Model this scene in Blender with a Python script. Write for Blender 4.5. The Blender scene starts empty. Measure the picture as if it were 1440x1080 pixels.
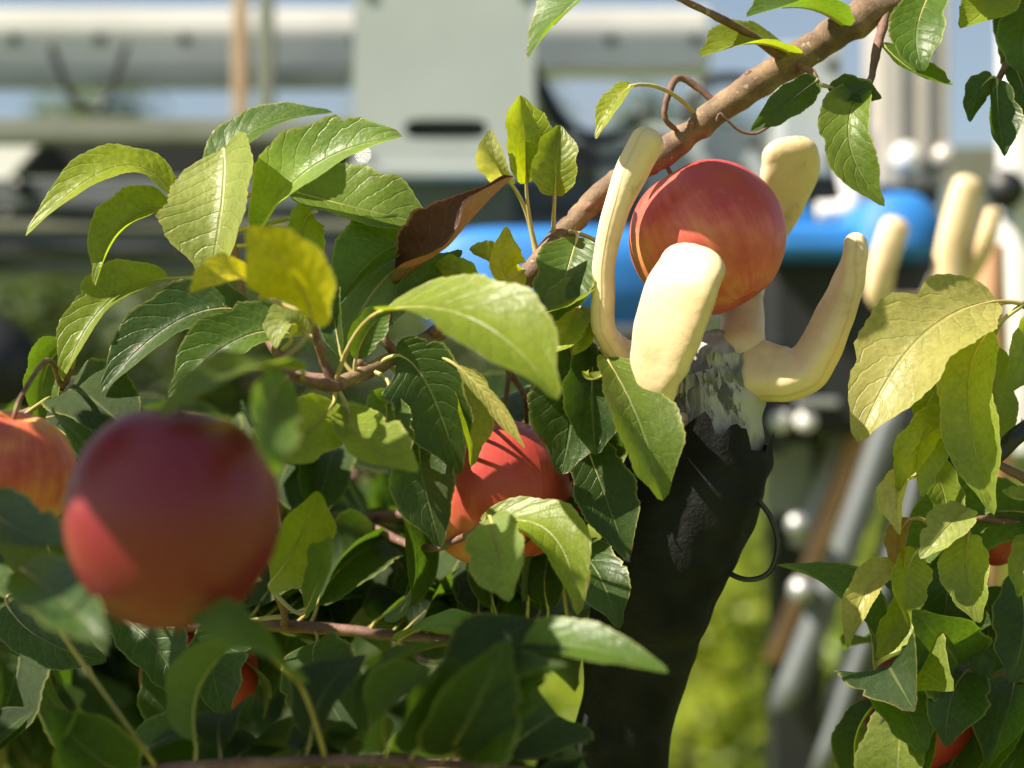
import bpy, math, random
from mathutils import Vector, Matrix, noise as mnoise

random.seed(7)
scene = bpy.context.scene
col = scene.collection
V = Vector

# ------------------------------------------------------------------ camera, sky, sun, exposure
CAM = V((0, 0, 1.5))
HFOV = math.radians(30)
K = 720 / math.tan(HFOV / 2)            # focal length in photo pixels (1440 wide)
cd = bpy.data.cameras.new('camera')
cam = bpy.data.objects.new('camera', cd)
col.objects.link(cam)
cam.location = CAM
cam.rotation_euler = (math.pi / 2, 0, 0)
cd.sensor_width = 36
cd.sensor_fit = 'HORIZONTAL'
cd.angle = HFOV
cd.clip_start = 0.02
cd.clip_end = 2000
cd.dof.use_dof = True
cd.dof.focus_distance = 0.91
cd.dof.aperture_fstop = 4.2
cd.dof.aperture_blades = 8
scene.camera = cam

SUN = V((-0.65, -0.25, 0.71)).normalized()      # towards the sun
sun_el = math.asin(SUN.z)
world = bpy.data.worlds.new('World')
scene.world = world
world.use_nodes = True
wn = world.node_tree
sky = wn.nodes.new('ShaderNodeTexSky')
sky.sky_type = 'NISHITA'
sky.sun_disc = False
sky.sun_elevation = sun_el
sky.sun_rotation = math.atan2(SUN.x, SUN.y)
sky.air_density = 1.0
sky.dust_density = 1.0
bg = wn.nodes['Background']
wtc = wn.nodes.new('ShaderNodeTexCoord')
wmp = wn.nodes.new('ShaderNodeMapping')
wmp.inputs['Scale'].default_value = (2.2, 2.2, 6.0)
wno = wn.nodes.new('ShaderNodeTexNoise')
wno.inputs['Scale'].default_value = 1.6
wno.inputs['Detail'].default_value = 6
wrm = wn.nodes.new('ShaderNodeMapRange')
wrm.inputs[1].default_value = 0.32
wrm.inputs[2].default_value = 0.70
wrm.inputs[3].default_value = 0.05
wrm.inputs[4].default_value = 0.65
wmx = wn.nodes.new('ShaderNodeMix')
wmx.data_type = 'RGBA'
wmx.inputs[7].default_value = (3.6, 4.0, 4.4, 1)          # thin white cloud
wn.links.new(wtc.outputs['Generated'], wmp.inputs[0])
wn.links.new(wmp.outputs[0], wno.inputs['Vector'])
wn.links.new(wno.outputs[0], wrm.inputs[0])
wn.links.new(wrm.outputs[0], wmx.inputs['Factor'])
wn.links.new(sky.outputs[0], wmx.inputs[6])
wn.links.new(wmx.outputs[2], bg.inputs[0])
bg.inputs[1].default_value = 0.05

sl = bpy.data.lights.new('sun', 'SUN')
sl.energy = 5.0
sl.angle = math.radians(0.5)
sl.color = (1.0, 0.92, 0.77)
so = bpy.data.objects.new('sun', sl)
col.objects.link(so)
so.location = (-3, -3, 6)
so.rotation_euler = SUN.to_track_quat('Z', 'Y').to_euler()

scene.render.engine = 'CYCLES'
scene.view_settings.view_transform = 'Standard'
scene.view_settings.look = 'None'
scene.view_settings.gamma = 1
scene.view_settings.exposure = 1.3
scene.cycles.use_denoising = True
scene.cycles.max_bounces = 10
scene.cycles.transmission_bounces = 6
scene.cycles.transparent_max_bounces = 8


# ------------------------------------------------------------------ helpers
def P(px, py, d):
    """photo pixel (1440x1080) and depth in metres along the view -> world point"""
    return V(((px - 720) / K * d, d, CAM.z - (py - 540) / K * d))


def S(px, d):
    return px / K * d


WLOC = {}


def link(o, parent=None, wloc=None):
    col.objects.link(o)
    w = V((0, 0, 0)) if wloc is None else V(wloc)
    if parent is not None:
        o.parent = parent
        o.location = w - WLOC[parent.name]
    else:
        o.location = w
    WLOC[o.name] = w
    return o


def tag(o, label=None, cat=None, group=None, kind=None):
    for k, v in (('label', label), ('category', cat), ('group', group), ('kind', kind)):
        if v:
            o[k] = v
    return o


def thing(name, loc, label, cat, group=None):
    o = bpy.data.objects.new(name, None)
    o.empty_display_size = 0.05
    link(o, None, loc)
    return tag(o, label, cat, group)


def mesh_of(name, verts, faces, mats, origin, smooth=True, uvs=None, fmat=None):
    me = bpy.data.meshes.new(name)
    me.from_pydata([tuple(v - origin) for v in verts], [], faces)
    if not isinstance(mats, (list, tuple)):
        mats = [mats]
    for m in mats:
        me.materials.append(m)
    if smooth:
        me.polygons.foreach_set('use_smooth', [True] * len(me.polygons))
    if fmat:
        me.polygons.foreach_set('material_index', fmat)
    if uvs:
        lay = me.uv_layers.new(name='UVMap')
        li = [0] * len(me.loops)
        me.loops.foreach_get('vertex_index', li)
        flat = []
        for i in li:
            flat.extend(uvs[i])
        lay.data.foreach_set('uv', flat)
    me.update()
    return me


def build(name, verts, faces, mats, parent=None, origin=None, smooth=True, uvs=None, fmat=None):
    verts = [V(v) for v in verts]
    if origin is None:
        mn = V([min(v[k] for v in verts) for k in range(3)])
        mx = V([max(v[k] for v in verts) for k in range(3)])
        origin = (mn + mx) / 2
    me = mesh_of(name, verts, faces, mats, origin, smooth, uvs, fmat)
    o = bpy.data.objects.new(name, me)
    return link(o, parent, origin)


def catmull(pts, n):
    """resample a list of tuples/vectors with Catmull-Rom, n samples per span"""
    pts = [V(p) for p in pts]
    out = []
    m = len(pts)
    for i in range(m - 1):
        p0 = pts[max(i - 1, 0)]
        p1, p2 = pts[i], pts[i + 1]
        p3 = pts[min(i + 2, m - 1)]
        for k in range(n):
            t = k / n
            out.append(0.5 * ((2 * p1) + (p2 - p0) * t + (2 * p0 - 5 * p1 + 4 * p2 - p3) * t * t
                              + (3 * p1 - p0 - 3 * p2 + p3) * t ** 3))
    out.append(pts[-1].copy())
    return out


def lerp_list(vals, m, n):
    """interpolate per-point scalars in the same way as catmull() samples"""
    out = []
    for i in range(m - 1):
        for k in range(n):
            t = k / n
            t = t * t * (3 - 2 * t)
            out.append(vals[i] * (1 - t) + vals[i + 1] * t)
    out.append(vals[-1])
    return out


def tube_data(pts, radii, seg=8, rough=0.0, seed=0.0, cap=True):
    verts, faces, uvs = [], [], []
    n = len(pts)
    up = V((0.13, 0.31, 0.94))
    prev = None
    for i, p in enumerate(pts):
        t = (pts[min(i + 1, n - 1)] - pts[max(i - 1, 0)])
        t = t.normalized() if t.length > 1e-9 else V((0, 0, 1))
        if prev is None:
            a = t.cross(up)
            if a.length < 1e-3:
                a = t.cross(V((1, 0, 0)))
            a.normalize()
        else:
            a = (prev - t * prev.dot(t)).normalized()
        prev = a
        b = t.cross(a)
        for j in range(seg):
            an = 2 * math.pi * j / seg
            d = a * math.cos(an) + b * math.sin(an)
            r = radii[i]
            if rough:
                q = (p + d * r) * (0.35 / max(r, 1e-4)) + V((seed, seed * 2, 0))
                r *= 1 + rough * mnoise.noise(q)
            verts.append(p + d * r)
            uvs.append((i / max(n - 1, 1), j / seg))
    for i in range(n - 1):
        for j in range(seg):
            k = (j + 1) % seg
            faces.append((i * seg + j, i * seg + k, (i + 1) * seg + k, (i + 1) * seg + j))
    if cap:
        faces.append(tuple(range(seg - 1, -1, -1)))
        faces.append(tuple((n - 1) * seg + j for j in range(seg)))
    return verts, faces, uvs


def tube(name, pts, radii, mat, parent=None, seg=8, span=6, rough=0.0, seed=0.0):
    m = len(pts)
    if not isinstance(radii, (list, tuple)):
        radii = [radii] * m
    v, f, u = tube_data(catmull(pts, span), lerp_list(radii, m, span), seg, rough, seed)
    return build(name, v, f, mat, parent, uvs=u)


def box_data(c0, c1, bev=0.0):
    """bevelled box: chamfered edges, 24 verts"""
    x0, y0, z0 = [min(c0[k], c1[k]) for k in range(3)]
    x1, y1, z1 = [max(c0[k], c1[k]) for k in range(3)]
    b = min(bev, (x1 - x0) * .45, (y1 - y0) * .45, (z1 - z0) * .45)
    if b <= 0:
        v = [V((x, y, z)) for x in (x0, x1) for y in (y0, y1) for z in (z0, z1)]
        f = [(0, 1, 3, 2), (4, 6, 7, 5), (0, 4, 5, 1), (2, 3, 7, 6), (0, 2, 6, 4), (1, 5, 7, 3)]
        return v, f
    import bmesh
    bm = bmesh.new()
    bmesh.ops.create_cube(bm, size=1)
    for q in bm.verts:
        q.co = V(((x0 + x1) / 2 + q.co.x * (x1 - x0), (y0 + y1) / 2 + q.co.y * (y1 - y0), (z0 + z1) / 2 + q.co.z * (z1 - z0)))
    bmesh.ops.bevel(bm, geom=bm.edges[:] , offset=b, segments=3, profile=0.5, affect='EDGES')
    bm.verts.index_update()
    v = [q.co.copy() for q in bm.verts]
    f = [tuple(q.index for q in fc.verts) for fc in bm.faces]
    bm.free()
    return v, f


def box(name, c0, c1, mat, parent=None, bev=0.0):
    v, f = box_data(c0, c1, bev)
    return build(name, v, f, mat, parent, smooth=False)


def pbox(name, x0, y0, x1, y1, d, thick, mat, parent=None, bev=0.002):
    """box whose front face spans these photo pixels at depth d"""
    a = P(x0, y0, d)
    b = P(x1, y1, d)
    return box(name, a, V((b.x, d + thick, b.z)), mat, parent, bev)


# ------------------------------------------------------------------ materials
def nt(name):
    m = bpy.data.materials.new(name)
    m.use_nodes = True
    return m, m.node_tree.nodes, m.node_tree.links, m.node_tree.nodes['Principled BSDF']


def N(nodes, t, **kw):
    n = nodes.new(t)
    for k, v in kw.items():
        setattr(n, k, v)
    return n


def math_(nodes, links, op, a, b=None, clamp=False):
    n = nodes.new('ShaderNodeMath')
    n.operation = op
    n.use_clamp = clamp
    for i, x in enumerate((a, b)):
        if x is None:
            continue
        if isinstance(x, (int, float)):
            n.inputs[i].default_value = x
        else:
            links.new(x, n.inputs[i])
    return n.outputs[0]


def mix_(nodes, links, fac, a, b, blend='MIX'):
    n = nodes.new('ShaderNodeMix')
    n.data_type = 'RGBA'
    n.blend_type = blend
    for sock, x in ((n.inputs['Factor'], fac), (n.inputs[6], a), (n.inputs[7], b)):
        if isinstance(x, (int, float)):
            sock.default_value = x
        elif isinstance(x, tuple):
            sock.default_value = x if len(x) == 4 else (*x, 1)
        else:
            links.new(x, sock)
    return n.outputs[2]


def ramp_(nodes, links, x, lo, hi):
    n = nodes.new('ShaderNodeMapRange')
    n.interpolation_type = 'SMOOTHSTEP'
    links.new(x, n.inputs[0])
    n.inputs[1].default_value = lo
    n.inputs[2].default_value = hi
    return n.outputs[0]


def noise_(nodes, links, scale, detail=3, vec=None, rough=0.55):
    n = nodes.new('ShaderNodeTexNoise')
    n.inputs['Scale'].default_value = scale
    n.inputs['Detail'].default_value = detail
    n.inputs['Roughness'].default_value = rough
    if vec is not None:
        links.new(vec, n.inputs['Vector'])
    return n.outputs[0]


def simple_mat(name, c, rough=0.5, metal=0.0, var=0.25, scale=40, bump=0.0, bscale=200, spec=0.5, c2=None):
    m, n, l, b = nt(name)
    tc = N(n, 'ShaderNodeTexCoord')
    f = noise_(n, l, scale, 4, tc.outputs['Object'])
    f = ramp_(n, l, f, 0.3, 0.7)
    dark = c2 if c2 else tuple(x * (1 - var) for x in c)
    l.new(mix_(n, l, f, dark, c), b.inputs['Base Color'])
    b.inputs['Metallic'].default_value = metal
    b.inputs['Specular IOR Level'].default_value = spec
    r = n.new('ShaderNodeMapRange')
    l.new(f, r.inputs[0])
    r.inputs[3].default_value = min(1, rough * 1.2)
    r.inputs[4].default_value = rough * 0.85
    l.new(r.outputs[0], b.inputs['Roughness'])
    if bump:
        bp = N(n, 'ShaderNodeBump')
        bp.inputs['Strength'].default_value = bump
        bp.inputs['Distance'].default_value = 0.002
        l.new(noise_(n, l, bscale, 4, tc.outputs['Object']), bp.inputs['Height'])
        l.new(bp.outputs[0], b.inputs['Normal'])
    return m


def leaf_material(name, dried=False):
    m, n, l, b = nt(name)
    out = n['Material Output']
    info = N(n, 'ShaderNodeObjectInfo')
    uv = N(n, 'ShaderNodeUVMap')
    sep = N(n, 'ShaderNodeSeparateXYZ')
    l.new(uv.outputs[0], sep.inputs[0])
    u = sep.outputs[0]
    vv = math_(n, l, 'ABSOLUTE', math_(n, l, 'MULTIPLY', math_(n, l, 'SUBTRACT', sep.outputs[1], 0.5), 2.0))
    geo = N(n, 'ShaderNodeNewGeometry')
    tc = N(n, 'ShaderNodeTexCoord')
    # lateral veins curve forward towards the margin
    ph = math_(n, l, 'SUBTRACT', math_(n, l, 'MULTIPLY', u, 9.0), math_(n, l, 'MULTIPLY', math_(n, l, 'POWER', vv, 1.3), 2.1))
    wob = noise_(n, l, 75, 3, tc.outputs['Object'])
    ph = math_(n, l, 'ADD', ph, math_(n, l, 'MULTIPLY', wob, 1.1))
    tri = math_(n, l, 'ABSOLUTE', math_(n, l, 'SUBTRACT', math_(n, l, 'FRACT', ph), 0.5))       # 0.5 on the vein
    lat = ramp_(n, l, tri, 0.41, 0.49)
    mid = math_(n, l, 'SUBTRACT', 1.0, ramp_(n, l, vv, 0.012, 0.06))
    vein = math_(n, l, 'MAXIMUM', math_(n, l, 'MULTIPLY', lat, 0.38), mid)
    edge = ramp_(n, l, vv, 0.90, 0.99)  # pale rim paints in the light caught along the leaf margin
    big = ramp_(n, l, noise_(n, l, 26, 4, tc.outputs['Object']), 0.3, 0.72)
    fine = noise_(n, l, 420, 3, tc.outputs['Object'])
    base = info.outputs['Color']
    cola = mix_(n, l, big, mix_(n, l, 1.0, base, (0.62, 0.66, 0.55), 'MULTIPLY'), base)
    cola = mix_(n, l, math_(n, l, 'MULTIPLY', ramp_(n, l, fine, 0.35, 0.65), 0.22), cola, mix_(n, l, 1.0, base, (1.5, 1.4, 1.2), 'MULTIPLY'))
    vc = mix_(n, l, 0.62, base, (0.40, 0.42, 0.16)) if not dried else mix_(n, l, 0.5, base, (0.36, 0.22, 0.12))
    top = mix_(n, l, math_(n, l, 'MULTIPLY', vein, 0.5), cola, vc)
    top = mix_(n, l, math_(n, l, 'MULTIPLY', edge, 0.75), top, (0.36, 0.36, 0.10) if not dried else (0.42, 0.26, 0.16))
    # brown spots and scorched patches
    sp = ramp_(n, l, noise_(n, l, 150, 2, tc.outputs['Object']), 0.70, 0.76)
    top = mix_(n, l, math_(n, l, 'MULTIPLY', sp, 0.7), top, (0.10, 0.055, 0.02))
    # scorched tips and margins with a ragged border
    sc_ = math_(n, l, 'ADD', math_(n, l, 'MULTIPLY', math_(n, l, 'POWER', u, 3.0), 0.30), math_(n, l, 'MULTIPLY', math_(n, l, 'POWER', vv, 4.0), 0.14))
    sc_ = math_(n, l, 'ADD', sc_, math_(n, l, 'MULTIPLY', noise_(n, l, 45, 5, tc.outputs['Object'], 0.65), 0.75))
    sc_ = math_(n, l, 'ADD', sc_, math_(n, l, 'MULTIPLY', info.outputs['Random'], 0.14))
    top = mix_(n, l, math_(n, l, 'MULTIPLY', ramp_(n, l, sc_, 0.80, 0.88), 0.8), top, (0.17, 0.085, 0.03))
    under = mix_(n, l, 0.42, cola, (0.33, 0.38, 0.20)) if not dried else mix_(n, l, 0.45, cola, (0.40, 0.25, 0.15))
    under = mix_(n, l, math_(n, l, 'MULTIPLY', vein, 0.45), under, (0.42, 0.44, 0.22))
    colr = mix_(n, l, geo.outputs['Backfacing'], top, under)
    l.new(colr, b.inputs['Base Color'])
    rr = N(n, 'ShaderNodeMix')
    rr.data_type = 'FLOAT'
    l.new(geo.outputs['Backfacing'], rr.inputs[0])
    rr.inputs[2].default_value = 0.42 if not dried else 0.6
    rr.inputs[3].default_value = 0.62
    l.new(rr.outputs[0], b.inputs['Roughness'])
    b.inputs['Specular IOR Level'].default_value = 0.5
    bp = N(n, 'ShaderNodeBump')
    bp.inputs['Strength'].default_value = 0.6
    bp.inputs['Distance'].default_value = 0.0008
    h = math_(n, l, 'SUBTRACT', math_(n, l, 'MULTIPLY', fine, 0.5), math_(n, l, 'MULTIPLY', vein, 1.0))
    h = math_(n, l, 'SUBTRACT', h, math_(n, l, 'MULTIPLY', tri, 0.5))
    h = math_(n, l, 'ADD', h, math_(n, l, 'MULTIPLY', noise_(n, l, 110, 3, tc.outputs['Object']), 1.6))
    l.new(h, bp.inputs['Height'])
    l.new(bp.outputs[0], b.inputs['Normal'])
    tr = N(n, 'ShaderNodeBsdfTranslucent')
    tcol = mix_(n, l, 1.0, mix_(n, l, math_(n, l, 'MULTIPLY', vein, 0.4), cola, base), (2.3, 2.2, 0.55), 'MULTIPLY')
    if dried:
        tcol = mix_(n, l, 1.0, cola, (1.6, 0.9, 0.5), 'MULTIPLY')
    l.new(tcol, tr.inputs['Color'])
    mx = N(n, 'ShaderNodeMixShader')
    mx.inputs[0].default_value = 0.47 if not dried else 0.15
    l.new(b.outputs[0], mx.inputs[1])
    l.new(tr.outputs[0], mx.inputs[2])
    l.new(mx.outputs[0], out.inputs['Surface'])
    return m


def apple_material():
    m, n, l, b = nt('apple_skin')
    tc = N(n, 'ShaderNodeTexCoord')
    uv = N(n, 'ShaderNodeUVMap')
    info = N(n, 'ShaderNodeObjectInfo')
    sep = N(n, 'ShaderNodeSeparateXYZ')
    l.new(tc.outputs['Object'], sep.inputs[0])
    mp = N(n, 'ShaderNodeMapping')
    mp.inputs['Scale'].default_value = (46, 2.2, 1)
    l.new(uv.outputs[0], mp.inputs[0])
    streak = noise_(n, l, 1.0, 5, mp.outputs[0], 0.65)
    blot = noise_(n, l, 38, 4, tc.outputs['Object'])
    # blush: object +X side red, -X side and the bottom stay yellow
    s = math_(n, l, 'MULTIPLY', sep.outputs[0], 13.0)
    s = math_(n, l, 'ADD', s, math_(n, l, 'MULTIPLY', sep.outputs[2], 6.5))
    s = math_(n, l, 'ADD', s, math_(n, l, 'MULTIPLY', math_(n, l, 'SUBTRACT', streak, 0.5), 1.0))
    s = math_(n, l, 'ADD', s, math_(n, l, 'MULTIPLY', math_(n, l, 'SUBTRACT', blot, 0.5), 2.2))
    s = math_(n, l, 'ADD', s, math_(n, l, 'MULTIPLY', math_(n, l, 'SUBTRACT', info.outputs['Alpha'], 0.5), 3.0))
    red = ramp_(n, l, s, -0.75, 0.25)
    red2 = ramp_(n, l, s, -0.1, 0.75)
    yel = mix_(n, l, ramp_(n, l, sep.outputs[2], -0.038, -0.012), (0.46, 0.40, 0.09), (0.70, 0.34, 0.10))
    c = mix_(n, l, red, yel, (0.58, 0.13, 0.085))
    c = mix_(n, l, red2, c, (0.42, 0.052, 0.046))
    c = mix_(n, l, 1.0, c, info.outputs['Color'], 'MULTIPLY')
    vo = N(n, 'ShaderNodeTexVoronoi')
    vo.inputs['Scale'].default_value = 210
    l.new(tc.outputs['Object'], vo.inputs[0])
    dots = math_(n, l, 'SUBTRACT', 1.0, ramp_(n, l, math_(n, l, 'ADD', vo.outputs['Distance'], math_(n, l, 'MULTIPLY', blot, 0.22)), 0.13, 0.24))
    c = mix_(n, l, math_(n, l, 'MULTIPLY', dots, 0.25), c, (0.55, 0.34, 0.16))
    cav = ramp_(n, l, sep.outputs[2], 0.028, 0.022)
    rus = ramp_(n, l, noise_(n, l, 75, 6, tc.outputs['Object'], 0.7), 0.62, 0.72)
    c = mix_(n, l, math_(n, l, 'MULTIPLY', rus, 0.30), c, (0.40, 0.22, 0.10))
    l.new(c, b.inputs['Base Color'])
    b.inputs['Roughness'].default_value = 0.34
    b.inputs['Specular IOR Level'].default_value = 0.45
    b.inputs['Subsurface Weight'].default_value = 0.12
    b.inputs['Subsurface Radius'].default_value = (0.004, 0.0015, 0.0008)
    rg = n.new('ShaderNodeMapRange')
    l.new(blot, rg.inputs[0])
    rg.inputs[3].default_value = 0.30
    rg.inputs[4].default_value = 0.50
    l.new(rg.outputs[0], b.inputs['Roughness'])
    bp = N(n, 'ShaderNodeBump')
    bp.inputs['Strength'].default_value = 0.12
    bp.inputs['Distance'].default_value = 0.001
    l.new(noise_(n, l, 260, 3, tc.outputs['Object']), bp.inputs['Height'])
    l.new(bp.outputs[0], b.inputs['Normal'])
    return m


def silicone_material():
    m, n, l, b = nt('cream_silicone')
    tc = N(n, 'ShaderNodeTexCoord')
    f = ramp_(n, l, noise_(n, l, 30, 5, tc.outputs['Object']), 0.35, 0.75)
    c = mix_(n, l, f, (0.79, 0.60, 0.37), (0.69, 0.49, 0.27))
    sp = ramp_(n, l, noise_(n, l, 130, 2, tc.outputs['Object']), 0.70, 0.78)
    c = mix_(n, l, math_(n, l, 'MULTIPLY', sp, 0.55), c, (0.25, 0.16, 0.07))
    sm = ramp_(n, l, noise_(n, l, 55, 6, tc.outputs['Object'], 0.7), 0.56, 0.70)
    c = mix_(n, l, math_(n, l, 'MULTIPLY', sm, 0.5), c, (0.40, 0.27, 0.12))
    l.new(c, b.inputs['Base Color'])
    uv = N(n, 'ShaderNodeUVMap')
    sx = N(n, 'ShaderNodeSeparateXYZ')
    l.new(uv.outputs[0], sx.inputs[0])
    seam = math_(n, l, 'MAXIMUM', math_(n, l, 'SUBTRACT', 1.0, ramp_(n, l, sx.outputs[0], 0.0, 0.035)), ramp_(n, l, sx.outputs[0], 0.965, 1.0))
    c = mix_(n, l, math_(n, l, 'MULTIPLY', seam, 0.22), c, (0.35, 0.22, 0.09))
    gr_ = ramp_(n, l, noise_(n, l, 16, 6, tc.outputs['Object'], 0.7), 0.50, 0.68)
    c = mix_(n, l, math_(n, l, 'MULTIPLY', gr_, 0.28), c, (0.45, 0.33, 0.17))
    l.new(c, b.inputs['Base Color'])
    b.inputs['Subsurface Weight'].default_value = 0.35
    b.inputs['Subsurface Radius'].default_value = (0.006, 0.004, 0.0018)
    b.inputs['Roughness'].default_value = 0.45
    b.inputs['Specular IOR Level'].default_value = 0.4
    bp = N(n, 'ShaderNodeBump')
    bp.inputs['Strength'].default_value = 0.25
    bp.inputs['Distance'].default_value = 0.001
    l.new(math_(n, l, 'ADD', math_(n, l, 'ADD', noise_(n, l, 300, 4, tc.outputs['Object']), math_(n, l, 'MULTIPLY', seam, 1.5)), math_(n, l, 'MULTIPLY', noise_(n, l, 60, 3, tc.outputs['Object']), 2.0)), bp.inputs['Height'])
    l.new(bp.outputs[0], b.inputs['Normal'])
    return m


def tape_material():
    m, n, l, b = nt('grey_tape')
    tc = N(n, 'ShaderNodeTexCoord')
    vo = N(n, 'ShaderNodeTexVoronoi')
    vo.inputs['Scale'].default_value = 95
    mp = N(n, 'ShaderNodeMapping')
    mp.inputs['Scale'].default_value = (1.3, 1.3, 0.45)
    mp.inputs['Rotation'].default_value = (0, 0.25, 0)
    l.new(tc.outputs['Object'], mp.inputs[0])
    nz = N(n, 'ShaderNodeTexNoise')
    nz.inputs['Scale'].default_value = 60
    l.new(mp.outputs[0], nz.inputs[0])
    av = N(n, 'ShaderNodeVectorMath', operation='ADD')
    sc = N(n, 'ShaderNodeVectorMath', operation='SCALE')
    sc.inputs['Scale'].default_value = 0.02
    l.new(nz.outputs['Color'], sc.inputs[0])
    l.new(mp.outputs[0], av.inputs[0])
    l.new(sc.outputs[0], av.inputs[1])
    l.new(av.outputs[0], vo.inputs[0])
    w1 = noise_(n, l, 42, 7, av.outputs[0], 0.6)
    f = ramp_(n, l, w1, 0.36, 0.62)
    c = mix_(n, l, f, (0.11, 0.11, 0.11), (0.42, 0.40, 0.375))
    dk = ramp_(n, l, noise_(n, l, 62, 5, av.outputs[0], 0.6), 0.60, 0.65)
    c = mix_(n, l, math_(n, l, 'MULTIPLY', dk, 0.85), c, (0.025, 0.025, 0.025))
    l.new(c, b.inputs['Base Color'])
    b.inputs['Metallic'].default_value = 0.05
    b.inputs['Roughness'].default_value = 0.6
    bp = N(n, 'ShaderNodeBump')
    bp.inputs['Strength'].default_value = 0.6
    bp.inputs['Distance'].default_value = 0.002
    l.new(math_(n, l, 'ADD', math_(n, l, 'MULTIPLY', w1, 2.0), math_(n, l, 'MULTIPLY', dk, -0.5)), bp.inputs['Height'])
    l.new(bp.outputs[0], b.inputs['Normal'])
    return m


def bark_material(name, c, c2):
    m, n, l, b = nt(name)
    tc = N(n, 'ShaderNodeTexCoord')
    f = ramp_(n, l, noise_(n, l, 70, 6, tc.outputs['Object'], 0.65), 0.3, 0.7)
    cc = mix_(n, l, f, c2, c)
    sp = ramp_(n, l, noise_(n, l, 230, 2, tc.outputs['Object']), 0.66, 0.72)
    cc = mix_(n, l, math_(n, l, 'MULTIPLY', sp, 0.6), cc, (0.42, 0.33, 0.22))
    l.new(cc, b.inputs['Base Color'])
    b.inputs['Roughness'].default_value = 0.7
    bp = N(n, 'ShaderNodeBump')
    bp.inputs['Strength'].default_value = 0.6
    bp.inputs['Distance'].default_value = 0.0015
    l.new(noise_(n, l, 180, 6, tc.outputs['Object'], 0.7), bp.inputs['Height'])
    l.new(bp.outputs[0], b.inputs['Normal'])
    return m


M_LEAF = leaf_material('apple_leaf')
M_DRY = leaf_material('dried_leaf', True)
M_PET = simple_mat('petiole', (0.42, 0.40, 0.13), 0.45, c2=(0.36, 0.25, 0.09), scale=60)
M_APPLE = apple_material()
M_STEM = simple_mat('apple_stem', (0.20, 0.10, 0.05), 0.6, c2=(0.10, 0.05, 0.03), scale=120)
M_SIL = silicone_material()
M_TAPE = tape_material()
M_BARK = bark_material('branch_bark', (0.27, 0.175, 0.095), (0.10, 0.052, 0.032))
M_TWIG = bark_material('twig_bark', (0.24, 0.13, 0.095), (0.11, 0.05, 0.042))
M_TRUNK = bark_material('trunk_bark', (0.22, 0.17, 0.12), (0.10, 0.07, 0.05))
M_BLACKCLOTH = simple_mat('black_cloth', (0.007, 0.007, 0.008), 0.8, c2=(0.004, 0.004, 0.0045), scale=30, bump=0.4, bscale=500, spec=0.3)
M_RUBBER = simple_mat('black_rubber', (0.016, 0.016, 0.017), 0.5, scale=60)
M_WIRE = simple_mat('wire_sheath', (0.02, 0.02, 0.02), 0.35, scale=60)
M_ALU = simple_mat('aluminium', (0.40, 0.41, 0.41), 0.42, metal=0.6, c2=(0.30, 0.31, 0.32), scale=14, bump=0.1)
M_ALUDK = simple_mat('dull_aluminium', (0.15, 0.165, 0.17), 0.5, metal=0.4, c2=(0.10, 0.11, 0.115), scale=10)
M_GREYP = simple_mat('grey_paint', (0.36, 0.39, 0.39), 0.45, c2=(0.31, 0.34, 0.34), scale=8)
M_WHITEP = simple_mat('white_paint', (0.74, 0.72, 0.70), 0.4, c2=(0.64, 0.62, 0.60), scale=10)
M_BEIGE = simple_mat('beige_metal', (0.50, 0.46, 0.41), 0.42, metal=0.2, c2=(0.42, 0.38, 0.34), scale=10)
M_BLACKP = simple_mat('black_paint', (0.014, 0.016, 0.017), 0.5, c2=(0.008, 0.009, 0.010), scale=15)
M_BLUE = simple_mat('blue_plastic', (0.030, 0.21, 0.60), 0.5, c2=(0.022, 0.16, 0.50), scale=12)
M_OLIVE = simple_mat('olive_grey', (0.19, 0.20, 0.16), 0.5, c2=(0.15, 0.16, 0.12), scale=12)
M_STEEL = simple_mat('steel', (0.55, 0.55, 0.54), 0.3, metal=0.9, scale=30)
M_TAN = simple_mat('tan_paint', (0.42, 0.30, 0.19), 0.55, c2=(0.34, 0.23, 0.14), scale=25)
M_STAKE = simple_mat('peach_paint', (0.62, 0.34, 0.20), 0.55, c2=(0.50, 0.26, 0.15), scale=25)


def ground_material():
    m, n, l, b = nt('orchard_grass')
    tc = N(n, 'ShaderNodeTexCoord')
    a = ramp_(n, l, noise_(n, l, 0.8, 5, tc.outputs['Object']), 0.35, 0.65)
    f = noise_(n, l, 18, 5, tc.outputs['Object'], 0.7)
    c = mix_(n, l, a, (0.10, 0.17, 0.02), (0.20, 0.25, 0.025))
    c = mix_(n, l, ramp_(n, l, f, 0.45, 0.7), c, (0.26, 0.30, 0.04))
    c = mix_(n, l, ramp_(n, l, noise_(n, l, 2.2, 4, tc.outputs['Object']), 0.62, 0.72), c, (0.17, 0.13, 0.07))
    l.new(c, b.inputs['Base Color'])
    b.inputs['Roughness'].default_value = 0.9
    bp = N(n, 'ShaderNodeBump')
    bp.inputs['Strength'].default_value = 0.8
    bp.inputs['Distance'].default_value = 0.03
    l.new(f, bp.inputs['Height'])
    l.new(bp.outputs[0], b.inputs['Normal'])
    return m


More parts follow.
